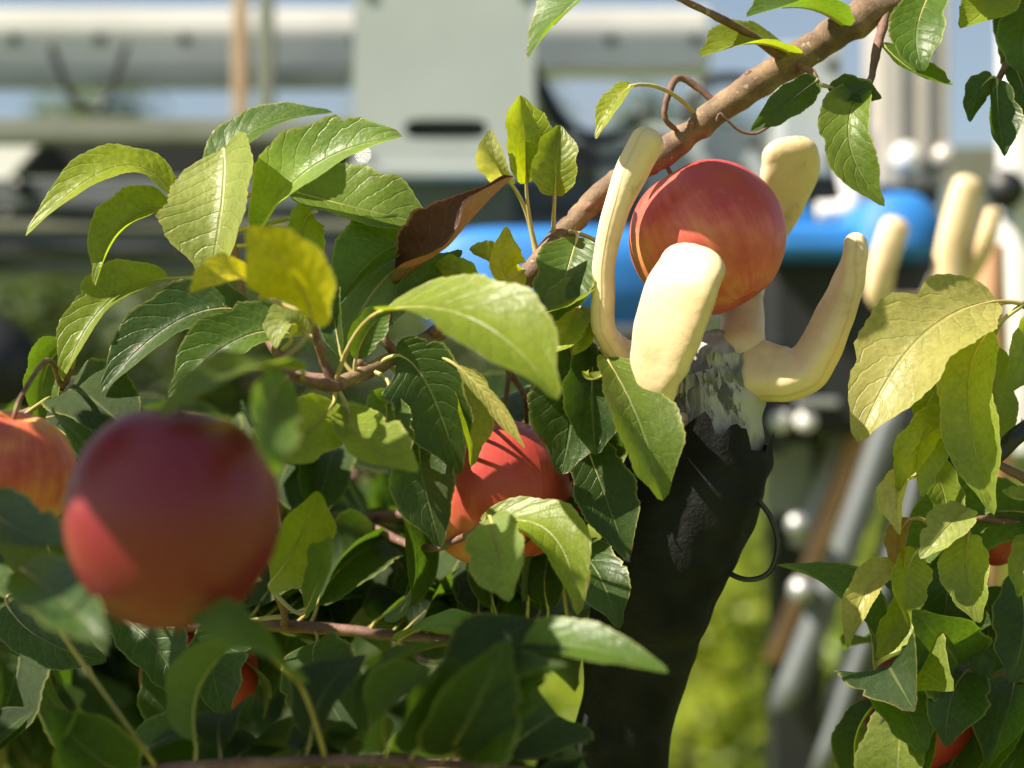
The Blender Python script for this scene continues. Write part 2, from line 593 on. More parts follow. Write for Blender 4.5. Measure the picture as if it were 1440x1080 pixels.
def far_leaf_material(ca=(0.035, 0.06, 0.014), cb=(0.09, 0.125, 0.022)):
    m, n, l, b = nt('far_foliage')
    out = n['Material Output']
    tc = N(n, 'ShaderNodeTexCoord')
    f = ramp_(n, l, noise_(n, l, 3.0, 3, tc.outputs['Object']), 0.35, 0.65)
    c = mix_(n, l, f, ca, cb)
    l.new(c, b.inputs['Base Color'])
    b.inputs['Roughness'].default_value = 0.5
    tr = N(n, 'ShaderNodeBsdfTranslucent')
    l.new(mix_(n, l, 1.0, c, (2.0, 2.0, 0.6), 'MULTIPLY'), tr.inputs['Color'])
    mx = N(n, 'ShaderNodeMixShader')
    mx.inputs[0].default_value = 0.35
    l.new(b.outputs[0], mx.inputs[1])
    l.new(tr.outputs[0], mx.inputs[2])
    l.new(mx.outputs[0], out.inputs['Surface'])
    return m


M_GROUND = ground_material()
M_FAR = far_leaf_material()  # base colours darkened to stand for shade on the foliage
M_GRASS = far_leaf_material((0.10, 0.16, 0.02), (0.22, 0.27, 0.03))
M_GRASS.name = 'grass_blade'

# ------------------------------------------------------------------ ground and grass
gv, gf = [], []
G = 40
for i in range(G + 1):
    for j in range(G + 1):
        x = (i / G * 2 - 1)
        y = (j / G * 2 - 1)
        x, y = 600 * x * abs(x) ** 1.6, 600 * y * abs(y) ** 1.6
        gv.append(V((x, y, 0.03 * mnoise.noise(V((x * .3, y * .3, 0))))))
for i in range(G):
    for j in range(G):
        a = i * (G + 1) + j
        gf.append((a, a + G + 1, a + G + 2, a + 1))
tag(build('ground', gv, gf, M_GROUND, origin=V((0, 0, 0))), kind='structure')

gv, gf = [], []
rg = random.Random(3)
for k in range(26000):
    y = rg.uniform(3.2, 24)
    x = rg.uniform(-0.42, 0.42) * y
    h = rg.uniform(0.06, 0.20)
    a = rg.uniform(0, math.tau)
    w = rg.uniform(0.004, 0.009)
    dx, dy = math.cos(a) * w, math.sin(a) * w
    lx, ly = rg.uniform(-.07, .07), rg.uniform(-.07, .07)
    i = len(gv)
    gv += [V((x - dx, y - dy, -0.01)), V((x + dx, y + dy, -0.01)), V((x + lx * .4 + dx * .7, y + ly * .4 + dy * .7, h * .6)),
           V((x + lx * .4 - dx * .7, y + ly * .4 - dy * .7, h * .6)), V((x + lx, y + ly, h))]
    gf += [(i, i + 1, i + 2, i + 3), (i + 3, i + 2, i + 4)]
tag(build('grass', gv, gf, M_GRASS), 'sunlit green orchard grass growing between the tree rows', 'grass', kind='stuff')


# ------------------------------------------------------------------ far orchard row
def crown_mesh(seed, h0, h1, rx, n):
    r = random.Random(seed)
    v, f = [], []
    clumps = []
    for k in range(46):
        z = r.uniform(h0, h1)
        t = (z - h0) / (h1 - h0)
        rad = rx * (1.0 - 0.55 * t) * math.sqrt(r.random())
        a = r.uniform(0, math.tau)
        clumps.append((V((math.cos(a) * rad, math.sin(a) * rad, z)), r.uniform(.16, .34)))
    for k in range(n):
        c, cr = clumps[r.randrange(len(clumps))]
        d = V((r.gauss(0, 1), r.gauss(0, 1), r.gauss(0, 1)))
        d = d.normalized() * cr * r.random() ** .4
        p = c + d
        s = r.uniform(.028, .05)
        nrm = (d.normalized() + V((r.gauss(0, .6), r.gauss(0, .6), .5 + r.gauss(0, .6)))).normalized()
        a = nrm.orthogonal().normalized()
        ang = r.uniform(0, math.tau)
        a = Matrix.Rotation(ang, 3, nrm) @ a
        b = nrm.cross(a)
        i = len(v)
        v += [p - a * s, p + b * s * .5 + nrm * .006, p + a * s, p - b * s * .5 + nrm * .006]
        f.append((i, i + 1, i + 2, i + 3))
    return mesh_of('crown', v, f, M_FAR, V((0, 0, 0)))


def trunk_mesh(seed, h):
    r = random.Random(seed)
    v, f = [], []

    def add(pts, radii, seg=7):
        q = len(v)
        a, b, _ = tube_data(catmull(pts, 3), lerp_list(radii, len(pts), 3), seg, .2, seed)
        v.extend(a)
        f.extend([tuple(i + q for i in t) for t in b])
    top = [V((r.uniform(-.06, .06) * k, r.uniform(-.06, .06) * k, -0.05 + h * k / 4)) for k in range(5)]
    add(top, [.055, .045, .036, .025, .01])
    for k in range(9):
        z = h * r.uniform(.22, .8)
        a = r.uniform(0, math.tau)
        ln = r.uniform(.4, .8)
        b = V((0, 0, z))
        add([b, b + V((math.cos(a) * ln * .5, math.sin(a) * ln * .5, .12)), b + V((math.cos(a) * ln, math.sin(a) * ln, .16))], [.02, .014, .006], 5)
    return mesh_of('trunk', v, f, M_TRUNK, V((0, 0, 0)))


crowns = [crown_mesh(11, .55, 3.0, .95, 9000), crown_mesh(12, .5, 3.2, .9, 9000), crown_mesh(13, .6, 2.85, 1.0, 9000)]
trunks = [trunk_mesh(21, 2.9), trunk_mesh(22, 2.9)]
rr = random.Random(5)
xs = [-4.0, -2.75, -1.5, -0.3, 1.05, 2.4, 3.7]
for k, x in enumerate(xs):
    t = thing('orchard_tree', V((x + rr.uniform(-.12, .12), 11.5 + rr.uniform(-.4, .4), 0)),
              'blurred leafy orchard tree in the far row behind the picking machine', 'tree', 'orchard trees of the far row')
    for nm, me in (('trunk', trunks[k % 2]), ('crown', crowns[k % 3])):
        o = bpy.data.objects.new(nm, me)
        link(o, t, WLOC[t.name])
        o.rotation_euler.z = rr.uniform(0, 6)
    t.scale = (1, 1, rr.uniform(.9, 1.02))

for k, (x, y, sc) in enumerate(((-1.95, 6.2, .60), (-.95, 6.5, .63))):
    t = thing('young_orchard_tree', V((x, y, 0)), 'short young orchard tree seen dimly below the grey machine rails', 'tree', 'young trees below the machine rails')
    for nm, me in (('trunk', trunks[k]), ('crown', crowns[k])):
        o = bpy.data.objects.new(nm, me)
        link(o, t, WLOC[t.name])
        o.rotation_euler.z = 2.0 + k
    t.scale = (1.0, 1.0, sc)

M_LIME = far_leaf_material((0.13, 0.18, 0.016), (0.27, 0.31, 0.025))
lime_crown = crown_mesh(14, .3, 1.5, .75, 5200)
lime_crown.materials.clear()
lime_crown.materials.append(M_LIME)
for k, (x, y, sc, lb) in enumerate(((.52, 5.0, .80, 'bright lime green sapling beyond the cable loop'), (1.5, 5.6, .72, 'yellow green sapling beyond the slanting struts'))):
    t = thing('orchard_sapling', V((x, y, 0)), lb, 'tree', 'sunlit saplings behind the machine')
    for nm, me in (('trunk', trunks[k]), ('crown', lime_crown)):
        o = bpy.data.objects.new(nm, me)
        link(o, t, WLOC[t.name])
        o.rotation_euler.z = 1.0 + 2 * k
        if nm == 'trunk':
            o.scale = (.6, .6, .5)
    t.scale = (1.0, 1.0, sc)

# ------------------------------------------------------------------ picking machine behind the branch
D = 1.95
mach = thing('picking_machine', V((0.1, 2.3, 0)), 'grey aluminium framed fruit picking machine with blue covers behind the branches', 'machine')
# left part: rails
pbox('upper_rail', -520, 166, 512, 196, D + .16, .05, M_OLIVE, mach)  # aluminium rail, its shade put into the olive grey colour
pbox('dark_beam', -520, 196.5, 900, 246, D + .26, .06, M_BLACKP, mach)
pbox('lower_rail', -520, 250, 905, 386, D + .12, .07, M_ALUDK, mach, .003)
for y in (284, 318, 352):
    pbox('rail_rib', -520, y - 7, 905, y + 5, D + .108, .0145, M_ALUDK if y != 318 else M_OLIVE, mach, .001)
v = [P(-60, 205, D + .05), P(52, 205, D + .05), P(10, 252, D + .05), P(-60, 252, D + .05)]
build('corner_plate', v + [q + V((0, .012, 0)) for q in v],
      [(3, 2, 1, 0), (4, 5, 6, 7), (0, 1, 5, 4), (1, 2, 6, 5), (2, 3, 7, 6), (3, 0, 4, 7)], M_WHITEP, mach, smooth=False)
tube('bolt', [P(30, 262, D + .10), P(30, 262, D + .125)], .010, M_BLACKP, mach, 12, 1)
tube('hanging_cable', [P(70, 60, D + .1), P(96, 128, D + .1), P(118, 150, D + .1), P(140, 153, D + .1), P(156, 128, D + .1), P(178, 60, D + .1)], .0042, M_WIRE, mach)
pbox('tan_post', 326, -160, 347, 165, D + .2, .02, M_TAN, mach)
pbox('thin_post', 362, -160, 384, 165, D + .19, .02, M_OLIVE, mach)

gb = pbox('gantry_beam', -520, 12, 1000, 98, D + .34, .07, M_WHITEP, mach, .004)
for x in range(-460, 1000, 120):
    tube('screw', [P(x, 55, D + .34), P(x, 55, D + .335)], .007, M_ALUDK, gb, 10, 1)
pbox('gantry_cable_tray', -520, 100, 490, 118, D + .30, .05, M_ALU, mach)
# housing with a rounded slot: front plate built round the opening
hx0, hx1, hy0, hy1 = 497, 752, -30, 241


def slot_plate():
    d = D - .05
    cx, cy, hw, hh = 627, 181, 58, 14
    inner, outer = [], []
    for k in range(48):
        a = math.tau * k / 48
        ca, sa = math.cos(a), math.sin(a)
        inner.append((cx + hw * math.copysign(abs(ca) ** .35, ca), cy + hh * math.copysign(abs(sa) ** .6, sa)))
        # outer rectangle point along the same parameter
        m = max(abs(ca), abs(sa))
        ox = ca / m
        oy = sa / m
        outer.append((cx + ox * (hx1 - cx if ox > 0 else cx - hx0), cy + oy * (hy1 - cy if oy > 0 else cy - hy0)))
    v, f = [], []
    for dd in (d, d + .02):
        v += [P(x, y, d) + V((0, dd - d, 0)) for x, y in outer]
        v += [P(x, y, d) + V((0, dd - d, 0)) for x, y in inner]
    for k in range(48):
        q = (k + 1) % 48
        f.append((k, q, 48 + q, 48 + k))
        f.append((48 + k, 48 + q, 144 + q, 144 + k))
        f.append((96 + q, 96 + k, 144 + k, 144 + q))
        f.append((q, k, 96 + k, 96 + q))
    return v, f


v, f = slot_plate()
hous = build('housing', v, f, M_GREYP, mach, smooth=False)
pbox('slot_recess', 560, 150, 694, 212, D - .03, .03, M_BLACKP, mach)
pbox('housing_body', 500, -26, 748, 236, D + .002, .2, M_GREYP, mach)
pbox('housing_lip', 490, 232, 756, 249, D - .062, .03, M_GREYP, mach)
for x, y in ((515, -12), (735, -12), (515, 222), (735, 222)):
    tube('screw', [P(x, y, D - .05), P(x, y, D - .0545)], .006, M_STEEL, hous, 10, 1)
pbox('under_panel', 530, 250, 722, 338, D + .07, .03, M_OLIVE, mach)
# carriage on top, behind the apple
pbox('carriage_panel', 905, 175, 1086, 300, D + .1, .08, M_GREYP, mach, .004)
pbox('motor_box', 1098, 60, 1184, 247, D + .02, .1, M_GREYP, mach, .004)
pbox('motor_foot', 1140, 248, 1186, 300, D + .03, .08, M_BLACKP, mach)
tube('white_bracket', [P(1185, 150, D), P(1192, 240, D), P(1200, 285, D), P(1180, 298, D), P(1150, 300, D)], .012, M_WHITEP, mach)
post = pbox('profile_post', 1236, -160, 1336, 262, D - .02, .09, M_BEIGE, mach, .003)
for x in (1268, 1305):
    pbox('profile_groove', x, -158, x + 9, 258, D - .0235, .006, M_ALUDK, post, .0005)
tube('clamp_knob', [P(1275, 222, D - .02), P(1275, 222, D - .06)], [.016, .013], M_WHITEP, mach, 14, 2)
tube('clamp_knob', [P(1328, 220, D - .02), P(1328, 220, D - .05)], [.013, .010], M_BEIGE, mach, 14, 2)
pbox('post_foot', 1250, 262, 1322, 290, D, .06, M_BLACKP, mach)
pbox('rear_panel', 1338, 205, 1424, 400, D + .25, .03, M_OLIVE, mach)
wp = pbox('white_post', 1424, -160, 1500, 640, D - .15, .06, M_WHITEP, mach, .003)
tube('ring_bolt', [P(1414, 266, D - .12), P(1414, 266, D - .17)], [.02, .018], M_BLACKP, mach, 14, 2)
# blue covers
def arch_cover(name, x0, x1, ytop, ybot, d, depth, mat, power=2.4):
    v, f = [], []
    n = 28
    cx, hw, hgt = (x0 + x1) / 2, (x1 - x0) / 2, ybot - ytop
    for i, (dd, sc) in enumerate(((0, .90), (.012, 1.0), (depth - .012, 1.0), (depth, .9))):
        for k in range(n + 1):
            a = math.pi * k / n
            ca, sa = math.cos(a), math.sin(a)
            x = cx + hw * sc * math.copysign(abs(ca) ** (2 / power), ca)
            y = ybot - hgt * sc * abs(sa) ** (2 / power)
            p = P(x, y, d)
            v.append(V((p.x, d + dd, p.z)))
    for i in range(3):
        for k in range(n):
            a = i * (n + 1) + k
            f.append((a, a + 1, a + n + 2, a + n + 1))
    f.append(tuple(range(n, -1, -1)))
    f.append(tuple(range(3 * (n + 1), 4 * (n + 1))))
    f.append((0, n + 1, 2 * (n + 1), 3 * (n + 1), 4 * n + 3, 3 * n + 2, 2 * n + 1, n))
    return build(name, v, f, mat, mach)


arch_cover('blue_cover', 1206, 1332, 268, 356, D - .16, .2, M_BLUE)
pbox('blue_bar', 1090, 315, 1212, 358, D - .14, .12, M_BLUE, mach, .008)
v = [P(1092, 316, D - .13), P(1092, 262, D - .13), P(1128, 272, D - .13), P(1150, 316, D - .13)]
build('blue_gusset', v + [q + V((0, .08, 0)) for q in v],
      [(0, 1, 2, 3), (7, 6, 5, 4), (1, 0, 4, 5), (2, 1, 5, 6), (3, 2, 6, 7), (0, 3, 7, 4)], M_BLUE, mach, smooth=False)
arch_cover('blue_cover', 600, 960, 318, 456, D - .10, .2, M_BLUE, 5.0)
pbox('grey_trim', 604, 457, 960, 474, D - .11, .18, M_ALUDK, mach)
for (pts_, r_) in (([(748, 90), (800, 176), (860, 190), (912, 150)], .006), ([(752, 120), (812, 214), (880, 222), (930, 190)], .0045),
                   ([(1086, 210), (1100, 262), (1140, 268), (1168, 244)], .006), ([(960, 176), (985, 120), (1040, 110), (1098, 130)], .007),
                   ([(0, 300), (180, 312), (380, 300), (560, 306)], .0045), ([(-60, 345), (160, 352), (400, 344), (640, 352)], .004)):
    tube('hose', [P(x, y, D + .085) for x, y in pts_], r_, M_WIRE, mach, 8, 6)
for x, y in ((930, 200), (1062, 200), (930, 280), (1062, 280), (1112, 90), (1170, 90), (1112, 225), (1170, 225)):
    tube('screw', [P(x, y, D + .10 if x < 1090 else D + .02), P(x, y, D + .093 if x < 1090 else D + .013)], .007, M_BLACKP, mach, 10, 1)
pbox('dark_bracket', 985, 232, 1052, 330, D + .06, .03, M_BLACKP, mach)
pbox('hinge_plate', 840, 200, 880, 262, D + .1, .02, M_ALU, mach)
# dark body below
pbox('black_body', 880, 476, 1110, 640, D - .04, .4, M_BLACKP, mach, .01)
pbox('black_body', 1082, 359, 1420, 610, D - .02, .4, M_BLACKP, mach, .01)
for x in (1098, 1133):
    tube('round_lamp', [P(x, 592, D - .055), P(x, 592, D - .02)], [.0105, .011], M_WHITEP, mach, 16, 2)
pbox('lower_plate', 1076, 622, 1142, 724, D + .1, .02, M_GREYP, mach)
pbox('side_plate', 1120, 560, 1180, 572, D - .06, .04, M_ALU, mach)
# diagonal struts and hoses
for (x0, y0, x1, y1, r, mt, dd) in ((1262, 560, 1100, 1000, .015, M_ALUDK, -.05), (1226, 560, 1085, 930, .010, M_STAKE, .04),
                                    (1310, 600, 1180, 1010, .020, M_BLACKP, .02), (1190, 590, 1125, 770, .013, M_ALU, .07),
                                    (1300, 640, 1150, 1090, .009, M_ALUDK, -.08), (1345, 600, 1260, 1060, .016, M_ALUDK, .06)):
    tube('strut', [P(x0, y0, D + dd), P((x0 + x1) / 2 + 4, (y0 + y1) / 2, D + dd), P(x1, y1, D + dd)], r, mt, mach, 12, 4)
for (x, y, r) in ((1122, 738, .012), (1128, 830, .014)):
    tube('joint_bolt', [P(x, y, D - .09), P(x, y, D - .02)], [r * .9, r], M_ALU, mach, 14, 2)
# chassis and legs down to the ground (below the picture)
box('chassis', (-1.2, 1.85, .42), (1.2, 2.6, .72), M_BLACKP, mach, .03)
for x in (-1.1, 1.0):
    for y in (2.0, 2.45):
        box('frame_leg', (x, y, .72), (x + .05, y + .05, 2.35), M_ALUDK, mach, .003)
for y in (2.06, 2.40):
    box('mast', (.86, y, .72), (.93, y + .05, 1.70), M_BLACKP, mach, .003)
box('mast', (.30, 2.20, .72), (.36, 2.26, 1.50), M_BLACKP, mach, .003)
box('top_rail', (-1.14, 2.06, 2.35), (1.06, 2.12, 2.41), M_ALUDK, mach, .003)
for x in (-1.0, 1.0):
    for y in (1.95, 2.5):
        wv, wf = [], []
        prof = [(.0, .02), (.18, .0), (.27, .02), (.30, .05), (.30, .13), (.27, .16), (.18, .18), (.0, .16)]
        for k in range(28):
            a = math.tau * k / 28
            for r_, w_ in prof:
                wv.append(V((x - .09 + w_, y + math.cos(a) * r_, .295 + math.sin(a) * r_)))
        for k in range(28):
            for q in range(7):
                a, b = k * 8 + q, ((k + 1) % 28) * 8 + q
                wf.append((a, b, b + 1, a + 1))
        build('wheel', wv, wf, M_RUBBER, mach)

# black wheel-like roller at the left edge
tube('dark_roller', [P(-20, 520, D - .2), P(-20, 520, D - .1)], [.05, .05], M_RUBBER, mach, 24, 2)
tube('roller_arm', [P(-20, 520, D - .12), P(-40, 400, D), P(-40, 340, D + .14)], .012, M_BLACKP, mach)


# ------------------------------------------------------------------ fingers
def finger(name, pts, parent, mat=M_SIL, n=10, seg=32, power=2.6):
    """pts: (px, py, depth, width_px, thick_px, waxis) ; waxis = direction of the wide side"""
    m = len(pts)
    c = catmull([P(p[0], p[1], p[2]) for p in pts], n)
    w = lerp_list([S(p[3], p[2]) / 2 for p in pts], m, n)
    t = lerp_list([S(p[4], p[2]) / 2 for p in pts], m, n)
    ax = lerp_list([V(p[5]).normalized() for p in pts], m, n)
    # rounded ends
    verts, faces, uvs = [], [], []
    rings = []
    for i in range(len(c)):
        tg = (c[min(i + 1, len(c) - 1)] - c[max(i - 1, 0)]).normalized()
        rings.append((c[i], tg, ax[i], w[i], t[i]))
    def dome(r, sign):
        p, tg, a, ww, tt = r
        res = []
        for k in range(1, 7):
            an = math.pi / 2 * k / 6
            s = max(math.cos(an), .02)
            res.append((p + tg * sign * math.sin(an) * (ww * .62 + tt * .38) * .82, tg, a, ww * s ** .85, tt * s))
        return res
    rings = list(reversed(dome(rings[0], -1))) + rings + dome(rings[-1], 1)
    for p, tg, a, ww, tt in rings:
        a = (a - tg * a.dot(tg)).normalized()
        b = tg.cross(a)
        for k in range(seg):
            an = math.tau * k / seg
            ca, sa = math.cos(an), math.sin(an)
            uvs.append((abs(k / seg * 2 - 1), len(verts) / 400))
            verts.append(p + a * ww * math.copysign(abs(ca) ** (2 / power), ca) + b * tt * math.copysign(abs(sa) ** (2 / power), sa))
    for i in range(len(rings) - 1):
        for k in range(seg):
            q = (k + 1) % seg
            faces.append((i * seg + k, i * seg + q, (i + 1) * seg + q, (i + 1) * seg + k))
    faces.append(tuple(range(seg - 1, -1, -1)))
    faces.append(tuple((len(rings) - 1) * seg + k for k in range(seg)))
    return build(name, verts, faces, mat, parent, uvs=uvs)


gr = thing('robot_gripper', P(985, 600, .935), 'cream soft fingered gripper with grey tape and black sleeve holding the red apple', 'gripper')
YD = (0.15, 1, 0)
finger('finger', [(965, 545, .935, 50, 40, (0.3, .6, .6)), (915, 512, .922, 56, 34, (0, .8, .6)), (874, 495, .912, 60, 32, (.1, 1, .5)), (850, 464, .906, 60, 33, YD),
                  (848, 415, .903, 60, 33, YD), (850, 365, .902, 60, 31, YD), (866, 297, .90, 60, 35, (.2, 1, 0)),
                  (890, 238, .898, 58, 42, (.45, .8, .1)), (910, 200, .897, 54, 42, (.6, .7, .2))], gr)
XW = (1, 0.12, 0.12)
XF = (.86, -.50, .1)
finger('finger', [(978, 596, .938, 30, 28, XF), (946, 592, .915, 26, 28, XF), (929, 576, .896, 28, 30, XF), (925, 548, .886, 54, 36, XF), (928, 508, .881, 88, 40, XF), (940, 462, .876, 102, 42, XF),
                  (958, 408, .872, 108, 40, XF), (974, 374, .873, 104, 34, XF)], gr, power=3.0)
RW = (-.45, .87, .2)
finger('finger', [(1030, 515, .938, 84, 60, (0, .5, .85)), (1062, 520, .935, 88, 60, (0, .5, .85)), (1100, 526, .932, 80, 58, (-.15, .65, .7)), (1130, 520, .930, 72, 54, (-.35, .75, .5)), (1151, 494, .928, 64, 50, RW),
                  (1170, 452, .928, 60, 44, RW), (1190, 405, .927, 56, 40, (-.25, .95, .1)), (1202, 362, .926, 54, 36, YD), (1203, 345, .926, 50, 34, YD)], gr, power=3.0)
finger('finger', [(1036, 530, .940, 60, 50, XW), (1042, 490, .938, 66, 48, XW), (1044, 456, .955, 62, 44, XW), (1046, 410, .978, 56, 40, XW), (1066, 345, .99, 58, 36, XW), (1096, 285, .988, 72, 34, XW),
                  (1111, 242, .98, 84, 34, XW), (1111, 217, .976, 80, 32, XW)], gr, power=3.0)


def lathe_path(name, pts, parent, mat, seg=40, n=8, wr=0.08, wf=3.0, seed=0.0, rag=0.0, ragfreq=5):
    """pts: px,py,depth,radius_px ; crumpled sleeve along a path, ragged first rim"""
    m = len(pts)
    c = catmull([P(*p[:3]) for p in pts], n)
    r = lerp_list([S(p[3], p[2]) for p in pts], m, n)
    v, f, uvs = tube_data(c, r, seg, 0, 0, False)
    for i in range(len(c)):
        for k in range(seg):
            q = v[i * seg + k]
            d = q - c[i]
            an = math.tau * k / seg
            w = mnoise.noise(V((math.cos(an) * wf, math.sin(an) * wf, i * .09 + seed))) * 1.0
            w += .5 * mnoise.noise(V((math.cos(an) * wf * 2.3 + 9, math.sin(an) * wf * 2.3, i * .2 + seed)))
            w += .10 * math.sin(i * .9 + 3 * mnoise.noise(V((math.cos(an), math.sin(an), seed))))
            v[i * seg + k] = c[i] + d * (1 + wr * w)
    if rag:
        tg = (c[1] - c[0]).normalized()
        for k in range(seg):
            an = math.tau * k / seg
            s = mnoise.noise(V((math.cos(an) * ragfreq, math.sin(an) * ragfreq, seed + 4)))
            v[k] = v[k] - tg * rag * s
            v[seg + k] = v[seg + k] - tg * rag * .5 * s
    return build(name, v, f, mat, parent, uvs=uvs)


lathe_path('palm', [(1008, 468, .945, 6), (1008, 476, .944, 28), (1008, 502, .943, 50), (1002, 560, .942, 70), (994, 620, .942, 74), (985, 670, .942, 60)], gr, M_TAPE, 72, 10, .09, 2.4, 1.3)
# crumpled tape flaps standing off the palm
rt = random.Random(9)
for k in range(9):
    cx = rt.uniform(968, 1036)
    cy = rt.uniform(520, 585)
    dz = .942 - .0225 - (cy - 560) * .00002 + ((cx - 1003) / 60) ** 2 * .009
    L_, W_ = rt.uniform(44, 84), rt.uniform(16, 30)
    ang = rt.uniform(-.35, .2) + math.pi / 2
    ph = rt.uniform(0, 6)
    v, f = [], []
    for i in range(9):
        for j in range(6):
            a, b = (i / 8 - .5) * L_, (j / 5 - .5) * W_ * (1 + .15 * math.sin(i + ph))
            x = cx + a * math.cos(ang) - b * math.sin(ang)
            y = cy + a * math.sin(ang) + b * math.cos(ang)
            zz = .0014 * math.sin(i * .9 + ph) + .0012 * math.sin(j * 1.9 + ph * 2 + i * .4)
            edge = 2.0 if i in (0, 8) else .4
            v.append(P(x + rt.uniform(-.4, .4), y + rt.uniform(-edge, edge), dz + zz + ((x - cx) / 60) ** 2 * .006))
    for i in range(8):
        for j in range(5):
            a = i * 6 + j
            f.append((a, a + 6, a + 7, a + 1))
    build('tape_strip', v, f, M_TAPE, gr, smooth=True)
lathe_path('sleeve', [(994, 612, .944, 92), (988, 640, .945, 98), (970, 690, .947, 101), (943, 760, .95, 98), (922, 830, .955, 90), (902, 900, .96, 80),
                      (885, 990, .965, 68), (868, 1090, .98, 70), (872, 1250, 1.05, 72), (930, 1480, 1.3, 74), (1010, 1480, 1.75, 60), (1020, 1440, 2.16, 46)], gr, M_BLACKCLOTH, 64, 10, .07, 1.3, 2.2, .034, 3.0)
tube('cable', [P(1040, 668, .935), P(1062, 698, .932), P(1084, 728, .93), P(1094, 768, .93), P(1081, 805, .93), P(1050, 815, .932), P(1015, 800, .938), P(975, 770, .945)], .0014, M_WIRE, gr, 8, 8)

# second gripper, out of focus, further back
g2 = thing('robot_gripper', P(1330, 420, 1.5), 'blurred spare gripper with pale fingers spread open beside the white post', 'gripper')
d2 = 1.45
finger('finger', [(1330, 410, d2, 46, 40, XW), (1334, 370, d2, 44, 34, XW), (1346, 310, d2, 44, 34, XW), (1360, 262, d2, 42, 32, XW)], g2, n=6, seg=16)
finger('finger', [(1325, 415, d2 + .02, 40, 34, XW), (1358, 385, d2 + .01, 34, 30, XW), (1382, 345, d2, 30, 26, XW), (1394, 302, d2, 28, 24, XW)], g2, n=6, seg=16)
finger('finger', [(1310, 430, d2 + .02, 40, 34, XW), (1244, 425, d2, 36, 34, XW), (1238, 385, d2 - .01, 40, 32, XW), (1258, 320, d2 - .01, 40, 32, XW)], g2, n=6, seg=16)
lathe_path('palm', [(1335, 392, d2 + .01, 14), (1330, 398, d2 + .012, 26), (1322, 430, d2 + .015, 30), (1318, 470, d2 + .02, 30)], g2, M_TAPE, 28, 5, .05, 2.0, 5.3)
lathe_path('sleeve', [(1320, 455, d2 + .02, 36), (1318, 500, d2 + .02, 40), (1325, 640, d2 + .06, 42), (1340, 900, d2 + .2, 42), (1300, 1300, d2 + .45, 44), (1200, 1500, d2 + .68, 40)], g2, M_BLACKCLOTH, 28, 6, .08, 1.8, 7.2, .01, 3)
tube('hose', [P(1392, 345, 1.62), P(1394, 420, 1.62), P(1398, 500, 1.63), P(1402, 700, 1.66), P(1360, 1000, 1.75), P(1300, 1330, 1.95)], .0125, M_STAKE, g2, 12)

# ------------------------------------------------------------------ apple trees: trunk, branches, leaves, fruit
TREES = {}


class Tree:
    def __init__(s, root):
        s.root = root
        s.samples = []          # (point, owner object)

    def limb(s, name, pts, radii_px, mat, span=8, seg=12, rough=.28):
        rad = [S(r, p[2]) for r, p in zip(radii_px, pts)]
        wp = [P(*p) for p in pts]
        o = tube(name, wp, rad, mat, s.root, seg, span, rough, len(s.samples) * .01)
        for q in catmull(wp, 12):
            s.samples.append((q, o))
        return o

    def near(s, p):
        return min(s.samples, key=lambda q: (q[0] - p).length_squared)


trunkA = V((.56, 1.10, 0))
tA = Tree(thing('apple_tree', trunkA, 'sunlit apple tree whose brown branch droops over the gripper to the left', 'apple tree'))
trunkB = V((-.60, 1.32, 0))
tB = Tree(thing('apple_tree', trunkB, 'shaded apple tree with dense dark leaves around the low red apples', 'apple tree'))
for t, b, lean in ((tA, trunkA, .02), (tB, trunkB, -.03)):
    pts = [b + V((lean * k + .012 * math.sin(k * 2.1), .012 * math.cos(k * 1.7), -.05 + .42 * k)) for k in range(7)]
    o = tube('trunk', pts, [.045, .036, .032, .029, .026, .020, .012], M_TRUNK, t.root, 14, 8, .25, 3.0)
    t.trunk = o

# main branch: from the trunk on the right, over the apple, down to the left
main = tA.limb('branch', [(2060, 90, 1.10), (1760, -60, 1.03), (1480, -90, .98), (1250, 5, .955), (1110, 88, .945), (1015, 152, .94), (938, 212, .94), (850, 268, .938), (792, 330, .93),
                          (735, 395, .925), (660, 440, .92), (560, 500, .90), (470, 543, .875)],
               [34, 30, 27, 24, 21, 20, 19, 17, 16, 16, 13, 11, 10], M_BARK, 14, 16, .26)
twig1 = tA.limb('twig', [(480, 538, .878), (412, 522, .885), (378, 476, .90), (345, 428, .91), (335, 380, .915), (322, 310, .92), (300, 250, .925)], [9, 9, 8, 7, 5, 4.5, 3], M_TWIG, seg=8)
twig1b = tA.limb('twig', [(335, 385, .915), (290, 350, .925), (250, 300, .93), (236, 280, .93)], [5, 4, 3.5, 3], M_TWIG, seg=8)
twig2 = tA.limb('twig', [(475, 545, .875), (420, 533, .83), (375, 516, .77), (340, 512, .735)], [9, 7, 5, 4], M_TWIG, seg=8)
twig3 = tA.limb('twig', [(660, 440, .92), (690, 480, .925), (716, 520, .94), (740, 560, .955)], [9, 6, 5, 4], M_TWIG, seg=8)
twig4 = tA.limb('twig', [(560, 500, .90), (540, 470, .895), (560, 420, .91), (590, 360, .925), (600, 330, .93)], [7, 6, 5, 4, 3], M_TWIG, seg=8)
twig5 = tA.limb('twig', [(735, 395, .925), (705, 408, .915), (672, 405, .91), (648, 395, .91)], [9, 9, 6, 4], M_TWIG, seg=8)
twig6 = tA.limb('twig', [(748, 384, .925), (790, 440, .925), (815, 480, .93), (850, 500, .93)], [6, 5, 4, 3.5], M_TWIG, seg=8)
spur = tA.limb('spur', [(470, 543, .875), (452, 500, .87), (440, 455, .85), (432, 440, .83)], [8, 6, 5, 4], M_TWIG, seg=8)
rs = random.Random(41)
